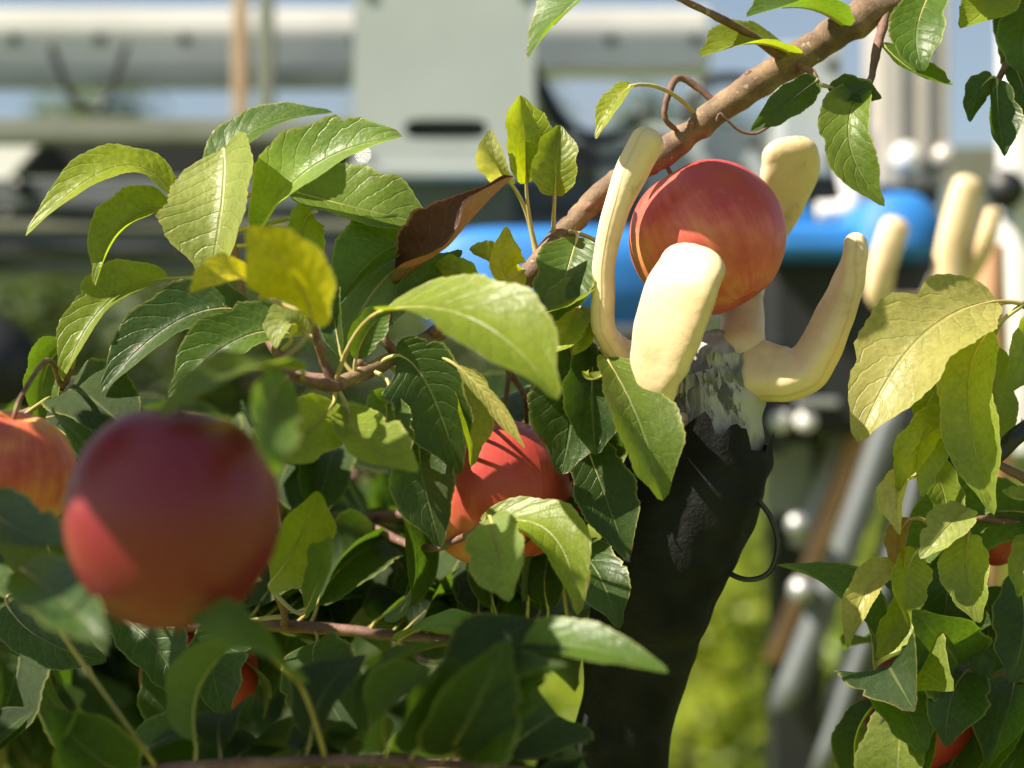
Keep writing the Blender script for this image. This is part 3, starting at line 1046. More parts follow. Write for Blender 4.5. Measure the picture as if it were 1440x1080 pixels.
for (x, y, d) in ((1120, 80, .945), (1060, 122, .943), (968, 188, .94), (905, 232, .94), (872, 252, .938), (818, 300, .934), (770, 356, .928), (760, 366, .927), (715, 412, .923), (610, 470, .91), (520, 522, .89)):
    a = P(x, y, d)
    dr = V((rs.uniform(-.6, .6), -.5, rs.uniform(-.9, .9))).normalized()
    r0 = S(15, d)
    v_, f_, u_ = tube_data([a + dr * r0 * .5, a + dr * r0 * 1.05, a + dr * r0 * 1.35, a + dr * r0 * 1.6, a + dr * r0 * 1.8], [.0030, .0026, .0019, .0021, .0005], 8, .3, x * .1)
    build('spur_bud', v_, f_, M_TWIG, main)
# top right twigs
twig7 = tA.limb('twig', [(1250, 5, .955), (1235, 60, .94), (1225, 110, .93), (1215, 128, .925)], [9, 7, 5, 4], M_TWIG, seg=8)
twig8 = tA.limb('twig', [(1480, -90, .98), (1460, 0, .96), (1420, 80, .95), (1400, 120, .945)], [9, 7, 5, 4], M_TWIG, seg=8)
twig9 = tA.limb('twig', [(1110, 88, .945), (1140, 100, .93), (1150, 118, .925)], [7, 5, 4], M_TWIG, seg=8)
twig10 = tA.limb('twig', [(1015, 152, .94), (960, 110, .94), (940, 132, .93), (935, 165, .93), (950, 182, .935)], [5, 5, 5, 4, 4], M_TWIG, seg=8)
tub = tA.limb('tendril', [(1082, 178, .93), (1062, 188, .925), (1040, 184, .922), (1022, 168, .92), (1013, 160, .92), (1008, 168, .92), (1012, 175, .921)], [2, 2, 2, 2, 2, 1.5, 1], M_TWIG, seg=6)
# right-hand branch
br2 = tA.limb('branch', [(2080, 760, 1.10), (1800, 640, 1.0), (1600, 520, .95), (1500, 440, .93), (1440, 428, .925)], [26, 20, 14, 9, 6], M_BARK)
br3 = tA.limb('branch', [(2080, 980, 1.10), (1800, 860, 1.0), (1560, 760, .95), (1470, 690, .93), (1400, 650, .925), (1340, 600, .92), (1300, 590, .92)], [24, 18, 12, 9, 6, 4, 3], M_TWIG)
br4 = tA.limb('branch', [(1560, 760, .95), (1450, 740, .935), (1370, 730, .93), (1320, 750, .925), (1285, 780, .925)], [9, 7, 5, 4, 3], M_TWIG)
br5 = tA.limb('branch', [(2080, 1200, 1.10), (1700, 1040, 1.0), (1480, 960, .97), (1340, 940, .96), (1240, 960, .95)], [20, 15, 10, 7, 4], M_TWIG)
# shaded tree on the left
tb = [tB.limb('branch', [(-510, 640, 1.32), (-250, 640, 1.12), (-40, 610, .98), (70, 560, .93), (100, 520, .93)], [24, 15, 9, 5, 4], M_TWIG),
      tB.limb('branch', [(-510, 900, 1.32), (-200, 890, 1.10), (120, 880, 1.0), (400, 880, .97), (640, 900, .96), (800, 880, .96)], [26, 18, 13, 9, 7, 5], M_TWIG),
      tB.limb('branch', [(-510, 1220, 1.32), (-100, 1140, .98), (200, 1090, .80), (480, 1070, .77), (690, 1080, .76), (770, 1090, .76)], [26, 18, 12, 9, 7, 5], M_TWIG),
      tB.limb('branch', [(-510, 800, 1.32), (-100, 760, 1.18), (200, 730, 1.10), (500, 730, 1.06), (780, 690, 1.03), (850, 660, 1.02)], [24, 17, 12, 9, 6, 4], M_TWIG),
      tB.limb('branch', [(-510, 560, 1.34), (-50, 600, 1.22), (200, 620, 1.16), (480, 620, 1.08), (720, 610, 1.03)], [24, 15, 11, 8, 4], M_TWIG)]

tB.limb('twig', [(500, 730, 1.06), (590, 770, .96), (650, 756, .90), (682, 734, .875)], [7, 6, 5, 4], M_TWIG, seg=8)
tB.limb('twig', [(400, 880, .97), (400, 865, .93), (390, 840, .91), (380, 826, .905)], [6, 5, 4, 3], M_TWIG, seg=8)
tB.limb('twig', [(640, 900, .96), (590, 912, .90), (590, 926, .84), (606, 931, .81)], [6, 5, 4, 3], M_TWIG, seg=8)
def leaf_profile(u):
    w = (u ** .56) * ((1 - u) ** .60)
    return w * (1 - .34 * math.exp(-((u - .93) / .09) ** 2))


PMAX = max(leaf_profile(i / 60) for i in range(61))


def leaf_arrays(B, Mi, T, W, n0, n1, fold, curl, wave, seed, node=None, nu=40, nv=8, pet_r=.0009, droop=None):
    r = random.Random(seed)
    C = Mi * 2 - (B + T) * .5
    ph = r.uniform(0, 6)
    asym = r.uniform(.86, 1.14)
    notch = [(r.choice((-1, 1)), r.uniform(.25, .85), r.uniform(.05, .22), r.uniform(.015, .04)) for _ in range(r.choice((0, 0, 1, 1, 2)))]
    ed = [[1 + .07 * math.sin(i * .33 + p0) + .04 * math.sin(i * .71 + 2 * p0) for i in range(nu + 1)] for p0 in (r.uniform(0, 6), r.uniform(0, 6))]
    v, f, uv, fm = [], [], [], []
    for i in range(nu + 1):
        u = i / nu
        p = B * (1 - u) ** 2 + C * (2 * u * (1 - u)) + T * u * u
        t = ((C - B) * (1 - u) + (T - C) * u).normalized()
        n = (n0 * (1 - u) + n1 * u)
        n = n - t * n.dot(t)
        if n.length < 1e-4:
            n = t.orthogonal()
        n.normalize()
        s = t.cross(n)
        h = W / 2 * max(leaf_profile(u) / PMAX, .006)
        for j in range(nv + 1):
            q = j / nv * 2 - 1
            hh = h
            if j in (0, nv) and 1 < i < nu - 1:
                hh = h * (1.0 + (.016 if i % 2 else -.014)) + r.uniform(-.014, .014) * h
            a = abs(q)
            hh *= (asym if q > 0 else 2 - asym) * ed[0 if q > 0 else 1][i]
            for sd_, u0, dp, wd in notch:
                if q * sd_ > 0:
                    hh *= 1 - dp * math.exp(-((u - u0) / wd) ** 2) * a
            th = curl * a
            if abs(curl) > .02:
                sx, nz = math.sin(th) / curl, (1 - math.cos(th)) / curl
            else:
                sx, nz = a, 0
            ca, sa = math.cos(fold), math.sin(fold)
            x = sx * ca - nz * sa
            z = sx * sa + nz * ca
            z += wave * (a ** 1.4) * math.sin(u * 9 + ph + (2.1 if q > 0 else 0)) * (.4 + .6 * u)
            z += .010 * math.sin((u * 9 - a ** 1.3 * 2.1) * math.tau) * a * (1 - a * .5)      # pleats between veins
            v.append(p + s * (math.copysign(x, q) * hh) + n * (z * hh))
            uv.append((u, q * .5 + .5))
    for i in range(nu):
        for j in range(nv):
            a = i * (nv + 1) + j
            f.append((a, a + 1, a + nv + 2, a + nv + 1))
            fm.append(0)
    # petiole
    t0 = (C - B).normalized()
    if node is not None:
        d = (B - node).length
        p1 = B - t0 * d * .45
        pts = []
        for k in range(9):
            u = k / 8
            pts.append(node * (1 - u) ** 2 + p1 * (2 * u * (1 - u)) + (B + t0 * .002) * u * u)
        # midrib carries on under the blade
        rad = [pet_r * (1.35 - .4 * k / 8) for k in range(9)]
        for k in range(1, 8):
            u = k / 10
            p = B * (1 - u) ** 2 + C * (2 * u * (1 - u)) + T * u * u
            t = ((C - B) * (1 - u) + (T - C) * u).normalized()
            n = (n0 * (1 - u) + n1 * u)
            n = (n - t * n.dot(t)).normalized()
            pts.append(p - n * pet_r * .45)
            rad.append(pet_r * (.9 - .085 * k))
        a, b, c = tube_data(pts, rad, 6)
        q = len(v)
        v += a
        uv += [(.5, .5)] * len(a)
        f += [tuple(i + q for i in t) for t in b]
        fm += [1] * len(b)
    return v, f, uv, fm


LCOUNT = [0]
LONG = []


def L(tree, base, mid, tip, w, n0, n1=None, fold=.25, curl=.3, wave=.12, colr=(.10, .17, .03), mat=None, node=None):
    LCOUNT[0] += 1
    B, Mi, T = P(*base), P(*mid), P(*tip)
    W = S(w, mid[2]) * 1.10
    n0 = V(n0).normalized()
    n1 = n0 if n1 is None else V(n1).normalized()
    if node is None:
        nd, owner = tree.near(B)
    else:
        nd, owner = tree.near(P(*node))
    if (nd - B).length > .05:
        LONG.append((LCOUNT[0], base, round((nd - B).length, 3)))
    v, f, uv, fm = leaf_arrays(B, Mi, T, W, n0, n1, fold, curl, wave, LCOUNT[0], nd)
    o = build('leaf', v, f, [mat or M_LEAF, M_PET], owner, origin=nd, uvs=uv, fmat=fm)
    o.color = (*colr, 1)
    return o


# leaf colours, lit ones brightened and shaded ones darkened beyond what the sun gives
YG = (.28, .335, .02)      # yellowish green
LG = (.20, .255, .024)      # light green
MG = (.085, .15, .02)   # mid green
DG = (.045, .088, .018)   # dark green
PALE = (.30, .34, .09)
YEL = (.55, .48, .015)
OLI = (.14, .20, .03)
RL = (.26, .32, .05)  # right-hand leaves, brightened in colour where the sunlight falls short
F = (-.2, -.85, .45)      # facing camera and sun
A = tA
# added twig and leaf above the held apple, there to shade it
shade_twig = tA.limb('twig', [(1110, 88, .945), (1040, 40, .92), (960, 0, .89), (900, -30, .87)], [8, 6, 5, 4], M_TWIG, seg=8)


def over(target, t, ln, w, rot, tree=None):  # leaf added up the sun ray from the target, to shade it
    c = P(*target) + SUN * t
    dirn = V((-.75, -.25, -.35)).normalized()
    dirn = Matrix.Rotation(rot, 3, SUN) @ (dirn - SUN * dirn.dot(SUN)).normalized()
    b, e = c - dirn * ln / 2, c + dirn * ln / 2
    f2 = lambda q: (720 + q.x / q.y * K, 540 - (q.z - CAM.z) / q.y * K, q.y)
    L(tree or A, f2(b), f2(c + SUN * .004), f2(e), w / c.y * K, SUN + V((0, -.15, 0)), None, .15, .3, .1, MG)


over((1052, 300, .905), .125, .062, .036, -.2)
# ---- upper left cluster
L(A, (240, 274, .925), (160, 236, .915), (36, 332, .90), 66, (.1, -.55, .8), (-.5, -.75, .3), .15, .35, .10, YG)
L(A, (240, 296, .925), (178, 312, .915), (134, 402, .905), 74, (.2, -.8, .5), (-.6, -.75, .1), .55, .4, .15, LG)
L(A, (316, 210, .925), (312, 300, .905), (292, 398, .90), 172, (-.55, -.80, .35), (-.45, -.85, .2), .42, .25, .10, PALE)
L(A, (362, 335, .915), (436, 238, .90), (566, 192, .895), 128, (-.45, -.70, .55), (-.1, -.75, .65), .30, .45, .10, (.18, .27, .05))
L(A, (322, 268, .925), (345, 190, .93), (468, 158, .935), 84, (-.5, -.6, .6), (0, -.6, .8), .2, .3, .1, MG)
L(A, (408, 268, .93), (500, 292, .925), (612, 318, .925), 108, (0, -.72, .69), (.2, -.75, .6), .25, .35, .1, OLI)
L(A, (602, 335, .928), (530, 362, .915), (466, 440, .905), 92, (-.1, -.8, .6), (-.5, -.8, .2), .35, .4, .1, MG)
L(A, (572, 372, .915), (520, 418, .905), (478, 512, .90), 96, (.6, .75, .0), (.4, .85, .1), .15, .3, .1, MG)
L(A, (438, 300, .92), (425, 330, .915), (432, 408, .91), 60, (.5, -.8, .3), (.3, -.9, .1), .3, .4, .1, LG)
L(A, (238, 392, .925), (150, 428, .91), (88, 536, .90), 82, (-.05, -.75, .65), (-.45, -.8, .35), .45, .3, .1, LG, node=(330, 385, .915))
L(tB, (98, 486, .93), (66, 520, .925), (56, 600, .92), 60, (.3, -.85, .4), None, .3, .5, .1, MG)
L(A, (352, 438, .905), (250, 452, .90), (142, 552, .89), 92, (.1, -.72, .7), (-.2, -.8, .6), .35, .3, .1, DG)
L(A, (408, 470, .89), (330, 480, .885), (236, 560, .88), 88, (.1, -.8, .6), (-.2, -.8, .6), .35, .3, .1, MG)
L(A, (400, 528, .85), (330, 522, .845), (240, 566, .84), 52, (0, -.5, .85), None, .3, .3, .1, OLI)
# blurred yellow leaves near the camera
L(A, (440, 452, .775), (412, 388, .757), (346, 322, .75), 112, (-.4, -.88, .2), (-.4, -.88, .2), .10, .2, .04, YEL)
L(A, (352, 400, .83), (318, 385, .815), (268, 412, .80), 54, (0, -.85, .5), None, .2, .3, .1, YEL, node=(436, 446, .83))
L(A, (430, 470, .86), (402, 452, .855), (388, 490, .85), 52, (-.4, -.85, .3), None, .2, .3, .1, PALE)
# dried leaf
L(A, (563, 398, .915), (628, 338, .90), (722, 248, .89), 112, (-.30, -.80, .50), (-.45, -.7, .5), .45, 1.0, .42, (.085, .034, .020), M_DRY, node=(566, 420, .91))
# small leaves standing on the branch
L(A, (740, 258, .915), (738, 200, .91), (732, 134, .915), 82, (.5, -.8, .1), (.6, -.75, .2), .15, .3, .1, YG, node=(757, 372, .93))
L(A, (716, 256, .915), (698, 228, .905), (690, 182, .90), 54, (-.5, -.8, .3), None, .2, .5, .1, (.46, .45, .22), node=(752, 374, .93))
L(A, (780, 275, .915), (783, 232, .91), (788, 176, .915), 64, (-.1, -.95, -.15), (.2, -.9, .3), .25, .4, .1, LG, node=(778, 350, .93))
L(A, (890, 120, .915), (866, 142, .91), (838, 196, .905), 34, (-.4, -.7, .5), None, .2, .3, .1, YG, node=(985, 172, .94))
L(A, (735, 380, .91), (708, 382, .90), (712, 318, .90), 62, (.4, -.8, .3), (.5, -.8, .3), .2, .4, .15, (.42, .40, .02))
L(A, (705, 372, .91), (682, 358, .905), (660, 350, .905), 34, (0, -.8, .6), None, .2, .4, .15, YG)
L(A, (672, 404, .905), (645, 382, .90), (612, 372, .90), 44, (0, -.8, .6), None, .2, .4, .15, YG)
L(A, (700, 408, .90), (672, 428, .895), (640, 420, .89), 40, (-.2, -.8, .6), None, .2, .4, .15, LG)
L(A, (640, 400, .905), (612, 418, .90), (600, 450, .895), 46, (-.2, -.8, .4), None, .2, .4, .15, MG)
L(A, (560, 420, .90), (600, 395, .905), (650, 352, .91), 52, (.2, -.8, .5), None, .2, .4, .15, MG)
L(A, (812, 334, .915), (796, 386, .905), (778, 452, .90), 88, (-.25, -.95, .15), None, .2, .3, .1, MG)
L(A, (846, 374, .905), (800, 420, .90), (744, 448, .898), 56, (.25, -.55, .8), (0, -.5, .9), .35, .3, .1, LG, node=(815, 345, .93))
L(A, (812, 432, .915), (800, 462, .905), (770, 500, .90), 50, (-.1, -.9, .3), None, .3, .4, .15, YG)
L(A, (826, 440, .91), (826, 470, .905), (806, 500, .90), 40, (-.4, -.85, .3), None, .3, .4, .15, YG)
# big blurred leaf in front
L(A, (540, 436, .84), (668, 452, .795), (784, 562, .775), 150, (.05, -.62, .78), (.25, -.72, .62), .16, .45, .08, LG, node=(470, 543, .875))
L(A, (642, 514, .88), (690, 562, .875), (738, 630, .87), 30, (-.5, -.6, .6), None, .5, .5, .05, (.46, .43, .15), node=(560, 500, .90))
L(A, (556, 500, .885), (600, 540, .885), (646, 668, .89), 112, (-.1, -.98, .12), (.2, -.95, .1), .2, .3, .1, DG)
L(A, (636, 524, .89), (660, 570, .89), (662, 656, .885), 60, (.6, -.78, .1), None, .2, .4, .1, LG)
L(A, (500, 505, .88), (520, 462, .88), (548, 440, .885), 46, (.3, -.85, .3), None, .2, .3, .1, MG)
L(A, (480, 500, .885), (470, 440, .89), (476, 400, .90), 40, (-.5, -.85, .2), None, .3, .4, .1, DG)
L(A, (548, 548, .88), (545, 600, .875), (566, 664, .87), 74, (.3, -.9, .2), None, .2, .4, .1, MG)
L(A, (470, 566, .87), (430, 610, .84), (380, 650, .82), 92, (.4, -.7, .6), None, .2, .35, .1, LG)
L(A, (488, 572, .87), (520, 630, .83), (588, 664, .80), 84, (0, -.6, .8), None, .2, .35, .1, LG)
# dark hanging leaves left of the gripper
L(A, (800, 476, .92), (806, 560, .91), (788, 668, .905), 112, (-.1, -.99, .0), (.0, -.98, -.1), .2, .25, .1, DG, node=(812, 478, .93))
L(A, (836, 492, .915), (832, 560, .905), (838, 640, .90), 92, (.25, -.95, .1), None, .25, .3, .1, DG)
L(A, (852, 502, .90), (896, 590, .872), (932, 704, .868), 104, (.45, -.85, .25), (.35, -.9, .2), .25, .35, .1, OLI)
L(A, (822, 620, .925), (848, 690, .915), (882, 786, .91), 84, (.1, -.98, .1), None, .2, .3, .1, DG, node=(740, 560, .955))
L(A, (852, 520, .90), (836, 532, .89), (818, 522, .885), 26, (-.4, -.7, .6), None, .3, .3, .1, PALE)
# right cluster
L(A, (1402, 424, .92), (1292, 478, .905), (1206, 622, .895), 150, (-.42, -.78, .5), (-.45, -.85, .35), .22, .35, .08, (.40, .36, .12))
L(A, (1398, 432, .925), (1330, 520, .92), (1290, 604, .92), 84, (.3, -.93, .1), None, .2, .3, .1, LG)
L(A, (1392, 466, .915), (1362, 560, .90), (1398, 724, .895), 88, (-.62, -.75, .2), (-.45, -.8, .4), .25, .35, .1, RL, node=(1440, 428, .925))
L(A, (1396, 486, .925), (1398, 560, .925), (1392, 640, .92), 66, (.6, -.78, .1), None, .25, .3, .1, LG, node=(1440, 428, .925))
L(A, (1452, 440, .925), (1440, 490, .92), (1416, 552, .915), 58, (.3, -.9, .3), None, .25, .3, .1, RL)
L(A, (1346, 600, .915), (1300, 618, .91), (1262, 692, .905), 60, (-.1, -.8, .55), None, .35, .5, .2, YG)
L(A, (1330, 596, .92), (1300, 640, .912), (1296, 700, .91), 50, (.4, -.85, .3), None, .3, .5, .2, RL)
L(A, (1282, 672, .915), (1262, 694, .905), (1266, 752, .90), 48, (-.5, -.8, .3), None, .3, .9, .1, (.50, .46, .22), node=(1300, 590, .92))
L(A, (1362, 716, .915), (1336, 738, .905), (1294, 786, .90), 58, (-.3, -.8, .5), None, .2, .3, .1, (.30, .33, .10))
L(A, (1364, 752, .92), (1360, 800, .91), (1378, 876, .905), 68, (-.5, -.8, .3), None, .2, .3, .1, (.28, .33, .06))
L(A, (1290, 775, .92), (1276, 812, .915), (1280, 880, .91), 56, (.1, -.9, .3), None, .3, .3, .1, YG)
L(A, (1270, 800, .92), (1222, 826, .912), (1192, 912, .905), 46, (-.2, -.8, .5), None, .3, .4, .1, (.42, .38, .10), node=(1285, 780, .925))
L(A, (1276, 830, .92), (1262, 880, .915), (1232, 926, .91), 50, (.1, -.8, .5), None, .3, .4, .1, YG, node=(1285, 780, .925))
L(A, (1280, 730, .925), (1262, 760, .92), (1270, 800, .915), 34, (-.5, -.8, .3), None, .3, .4, .1, (.34, .20, .03), node=(1320, 750, .925))
L(A, (1446, 752, .925), (1440, 786, .915), (1432, 840, .91), 44, (-.3, -.85, .3), None, .2, .4, .1, RL)
L(A, (1462, 690, .925), (1440, 700, .915), (1408, 690, .91), 40, (-.2, -.6, .7), None, .2, .4, .1, RL)
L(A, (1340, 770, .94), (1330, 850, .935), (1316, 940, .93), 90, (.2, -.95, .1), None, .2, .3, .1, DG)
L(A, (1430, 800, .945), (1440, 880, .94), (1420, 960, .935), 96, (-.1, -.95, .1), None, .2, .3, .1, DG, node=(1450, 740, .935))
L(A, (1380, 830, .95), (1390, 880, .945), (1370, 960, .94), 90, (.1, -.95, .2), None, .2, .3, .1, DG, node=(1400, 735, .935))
L(A, (1300, 640, .935), (1326, 690, .93), (1330, 740, .925), 56, (.2, -.9, .2), None, .2, .3, .1, LG)
# top right
L(A, (1222, 112, .925), (1194, 196, .91), (1244, 290, .905), 74, (-.5, -.8, .2), (.1, -.95, .2), .3, .35, .08, OLI)
L(A, (1150, 112, .925), (1112, 140, .92), (1056, 184, .915), 48, (-.1, -.95, .1), None, .3, .3, .2, DG)
L(A, (1165, 122, .925), (1200, 130, .92), (1240, 138, .915), 40, (.1, -.95, .1), None, .3, .3, .2, DG)
L(A, (1402, 112, .94), (1404, 160, .935), (1412, 220, .93), 58, (.3, -.95, 0), None, .4, .4, .3, DG)
L(A, (1396, 108, .94), (1376, 130, .935), (1364, 172, .93), 40, (-.3, -.95, 0), None, .4, .4, .3, DG)
L(A, (1425, 90, .95), (1440, 130, .945), (1450, 190, .94), 56, (.1, -.95, 0), None, .3, .4, .2, DG)
# above the old frame edge, the branch goes on carrying leaves
L(A, (1240, 60, .94), (1285, 100, .93), (1340, 120, .92), 60, (.1, -.5, .85), None, .2, .4, .1, MG)
L(A, (1190, 40, .945), (1130, 10, .92), (1050, 24, .90), 84, (-.2, -.5, .8), None, .2, .4, .1, MG)
L(A, (1120, 80, .945), (1060, 60, .92), (985, 80, .90), 78, (-.1, -.6, .75), None, .2, .4, .1, LG)
L(A, (1320, -30, .955), (1290, 40, .93), (1300, 100, .92), 76, (-.3, -.85, .4), None, .2, .4, .1, MG)
L(A, (1440, -60, .97), (1400, 0, .95), (1350, 40, .93), 86, (-.2, -.75, .6), None, .2, .4, .1, LG)
L(A, (1465, 10, .955), (1440, 50, .945), (1448, 110, .94), 70, (-.4, -.85, .2), None, .2, .4, .1, MG)
# lower middle, soft leaves in front of the hidden apples
L(tB, (690, 728, .86), (702, 780, .83), (716, 846, .81), 84, (-.3, -.85, .4), None, .15, .4, .1, (.20, .26, .09))
L(tB, (672, 742, .88), (770, 748, .86), (812, 866, .84), 84, (.2, -.7, .65), (.4, -.8, .4), .2, .4, .1, LG)
L(tB, (620, 930, .80), (770, 905, .77), (940, 946, .75), 80, (.05, -.6, .8), None, .15, .35, .08, MG)
L(tB, (560, 900, .88), (620, 880, .85), (700, 905, .83), 60, (0, -.5, .85), None, .15, .35, .08, MG)
L(tB, (380, 820, .90), (420, 760, .86), (446, 690, .84), 80, (.3, -.85, .4), None, .15, .35, .08, LG)
L(tB, (430, 860, .88), (450, 810, .85), (466, 756, .83), 66, (-.3, -.85, .4), None, .15, .35, .08, MG)


L(tB, (150, 860, .92), (210, 900, .90), (262, 990, .89), 84, (-.1, -.9, .4), None, .2, .3, .1, DG)
L(tB, (330, 880, .93), (300, 930, .90), (318, 1010, .89), 84, (.1, -.9, .4), None, .2, .3, .1, DG)
L(tB, (10, 850, .93), (60, 900, .90), (150, 930, .89), 80, (-.1, -.8, .5), None, .2, .3, .1, DG)
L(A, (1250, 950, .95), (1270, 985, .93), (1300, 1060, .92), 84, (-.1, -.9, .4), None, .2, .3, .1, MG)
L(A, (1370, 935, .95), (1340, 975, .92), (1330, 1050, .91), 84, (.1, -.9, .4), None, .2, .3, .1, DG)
L(A, (424, 520, .80), (330, 520, .70), (226, 586, .665), 74, (.1, -.6, .75), (-.1, -.7, .7), .2, .4, .08, OLI, node=(420, 533, .83))
L(A, (404, 530, .80), (380, 580, .68), (392, 668, .655), 80, (.5, -.75, .3), None, .2, .4, .08, MG, node=(400, 527, .80))
L(tB, (30, 800, .76), (80, 838, .69), (152, 908, .66), 96, (-.1, -.8, .55), None, .2, .4, .08, DG)
L(tB, (420, 960, .74), (350, 900, .68), (268, 872, .655), 96, (.1, -.8, .55), None, .2, .4, .08, DG)
L(tB, (-40, 690, .82), (20, 742, .76), (96, 764, .72), 84, (-.1, -.7, .65), None, .2, .4, .08, DG)
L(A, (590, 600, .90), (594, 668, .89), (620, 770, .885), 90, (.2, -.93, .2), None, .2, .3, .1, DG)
L(tB, (800, 770, .93), (836, 800, .90), (872, 884, .89), 80, (.2, -.9, .3), None, .2, .3, .1, DG)
tB.limb('twig', [(-510, 900, 1.32), (-600, 500, .80), (-560, 250, .62)], [8, 6, 4], M_TWIG, seg=8)  # unseen twig and leaf added to shade the big dark red apple
for tgt, t_, ln_, w_, ro_ in (((392, 800, .675), .26, .075, .05, .3),):
    over(tgt, t_, ln_, w_, ro_, tB)
# ---- filler foliage: shared leaf meshes copied along the limbs
def unit_leaf(seed):
    r = random.Random(seed)
    B, T = V((0, 0, 0)), V((1, 0, -.10 - r.random() * .25))
    Mi = V((.5, r.uniform(-.05, .05), r.uniform(.02, .12)))
    v, f, uv, fm = leaf_arrays(B, Mi, T, r.uniform(.56, .72), V((0, r.uniform(-.25, .25), 1)).normalized(), V((0, r.uniform(-.3, .3), 1)).normalized(),
                               r.uniform(.1, .4), r.uniform(.1, .6), r.uniform(.05, .18), seed, V((-.22, 0, -.04)), 28, 6, .012)
    return mesh_of('leaf', v, f, [M_LEAF, M_PET], V((-.22, 0, -.04)), True, uv, fm)


UNITS = [unit_leaf(100 + k) for k in range(8)]


def fill(tree, owner, pts, n, lo, hi, pal, seed, t0=.25, fwd=0.0, xmax=None):
    r = random.Random(seed)
    c = catmull([p if isinstance(p, Vector) else P(*p) for p in pts], 14)
    for k in range(n):
        for _try in range(8):
            u = t0 + (1 - t0) * (k + r.random()) / n
            i = min(int(u * (len(c) - 1)), len(c) - 2)
            p = c[i].lerp(c[i + 1], r.random())
            tg = (c[i + 1] - c[i]).normalized()
            side = tg.orthogonal().normalized()
            side = Matrix.Rotation(r.uniform(0, math.tau), 3, tg) @ side
            if xmax and p.y < 1.0 and side.y < -.75:
                side.y *= -1
            x = (side * 1.0 + tg * .45 + V((0, -fwd, .05))).normalized()
            s = r.uniform(lo, hi)
            e = p + x * s * 1.2
            if not xmax or (720 + e.x / e.y * K < xmax and 540 - (e.z - CAM.z) / e.y * K > 575):
                break
        else:
            continue
        up = (V((-.25, -.55, .75)) + V((r.gauss(0, .35), r.gauss(0, .35), r.gauss(0, .35)))).normalized()
        y = up.cross(x)
        if y.length < .2:
            y = x.orthogonal()
        y.normalize()
        z = x.cross(y)
        o = bpy.data.objects.new('leaf', UNITS[r.randrange(8)])
        link(o, owner, p)
        o.rotation_euler = Matrix((x, y, z)).transposed().to_euler()
        o.scale = (s, s, s)
        q = pal[r.randrange(len(pal))]
        g = r.uniform(.75, 1.25)
        o.color = (q[0] * g, q[1] * g, q[2] * g, 1)


PB = [[(-510, 640, 1.32), (-250, 640, 1.12), (-40, 610, .98), (70, 560, .93), (100, 520, .93)],
      [(-510, 900, 1.32), (-200, 890, 1.10), (120, 880, 1.0), (400, 880, .97), (640, 900, .96), (800, 880, .96)],
      [(-510, 1220, 1.32), (-100, 1140, .98), (200, 1090, .80), (480, 1070, .77), (690, 1080, .76), (770, 1090, .76)],
      [(-510, 800, 1.32), (-100, 760, 1.18), (200, 730, 1.10), (500, 730, 1.06), (780, 690, 1.03), (850, 660, 1.02)],
      [(-510, 560, 1.34), (-50, 600, 1.22), (200, 620, 1.16), (480, 620, 1.08), (720, 610, 1.03)]]
DPAL = [DG, (.04, .078, .016), (.06, .11, .018), (.03, .06, .013)]  # extra dark greens that put the shade of the low foliage into colour
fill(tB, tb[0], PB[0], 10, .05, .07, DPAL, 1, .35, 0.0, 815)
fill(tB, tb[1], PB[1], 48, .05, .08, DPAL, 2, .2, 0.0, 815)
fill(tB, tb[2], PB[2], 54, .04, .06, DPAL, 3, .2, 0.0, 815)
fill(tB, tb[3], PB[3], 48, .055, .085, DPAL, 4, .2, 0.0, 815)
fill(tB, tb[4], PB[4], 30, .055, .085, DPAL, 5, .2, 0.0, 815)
# unseen limbs added to the left tree, above the picture, shading its lower left
for sd, dst, low in ((31, .36, ((-40, 1040, .95), (110, 1040, .84), (260, 1020, .78), (420, 950, .78), (600, 960, .80))),
                     (37, .42, ((-20, 1060, .98), (150, 1060, .80), (330, 1060, .74), (480, 1020, .78), (640, 960, .86)))):
    sp = [V((-.62, 1.32, 1.30)), V((-.62, 1.05, 1.42))] + [P(*q) + SUN * dst for q in low]
    shade_limb = tube('branch', sp, [.012, .009, .008, .007, .006, .005, .004], M_TWIG, tB.root, 10, 8, .25, 1.0)
    fill(tB, shade_limb, sp, 46, .06, .09, DPAL, sd, .36)
# low bushy tree behind them
trunkC = V((-.28, 1.58, 0))
tC = Tree(thing('apple_tree', trunkC, 'low bushy apple tree closing the gaps behind the shaded red apples', 'apple tree'))
tube('trunk', [trunkC + V((.01 * math.sin(k * 2), .01 * math.cos(k), -.05 + .24 * k)) for k in range(7)], [.03, .026, .024, .022, .018, .013, .008], M_TRUNK, tC.root, 12, 6, .25, 5.0)
rc = random.Random(77)
for k, (y0, y1, x1, d1, n_) in enumerate(((700, 650, 780, 1.45, 26), (760, 690, -60, 1.45, 26), (860, 800, 800, 1.40, 30), (900, 840, -80, 1.40, 30), (1000, 930, 790, 1.35, 30), (1040, 960, -60, 1.35, 30),
                                          (1140, 1060, 780, 1.32, 30), (1160, 1080, -40, 1.32, 30))):
    x0 = 720 + trunkC.x / 1.58 * K
    pp = [(x0, y0 + 30, 1.58), (x0 * .6 + x1 * .4, (y0 + y1) / 2, 1.50), (x1, y1, d1)]
    lb = tC.limb('branch', pp, [14, 9, 4], M_TWIG, seg=8)
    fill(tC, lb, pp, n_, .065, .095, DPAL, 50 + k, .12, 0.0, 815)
fill(tA, br5, [(1700, 1040, 1.0), (1480, 960, .97), (1340, 940, .96), (1240, 960, .95)], 20, .045, .07, DPAL + [MG, LG], 6, .1)
fill(tA, br3, [(1800, 860, 1.0), (1560, 760, .95), (1470, 690, .93)], 8, .045, .07, [MG, LG, DG], 7, .1)
fill(tA, main, [(1480, -90, .98), (1250, 5, .955)], 5, .05, .07, [MG, LG, DG], 8, .0)


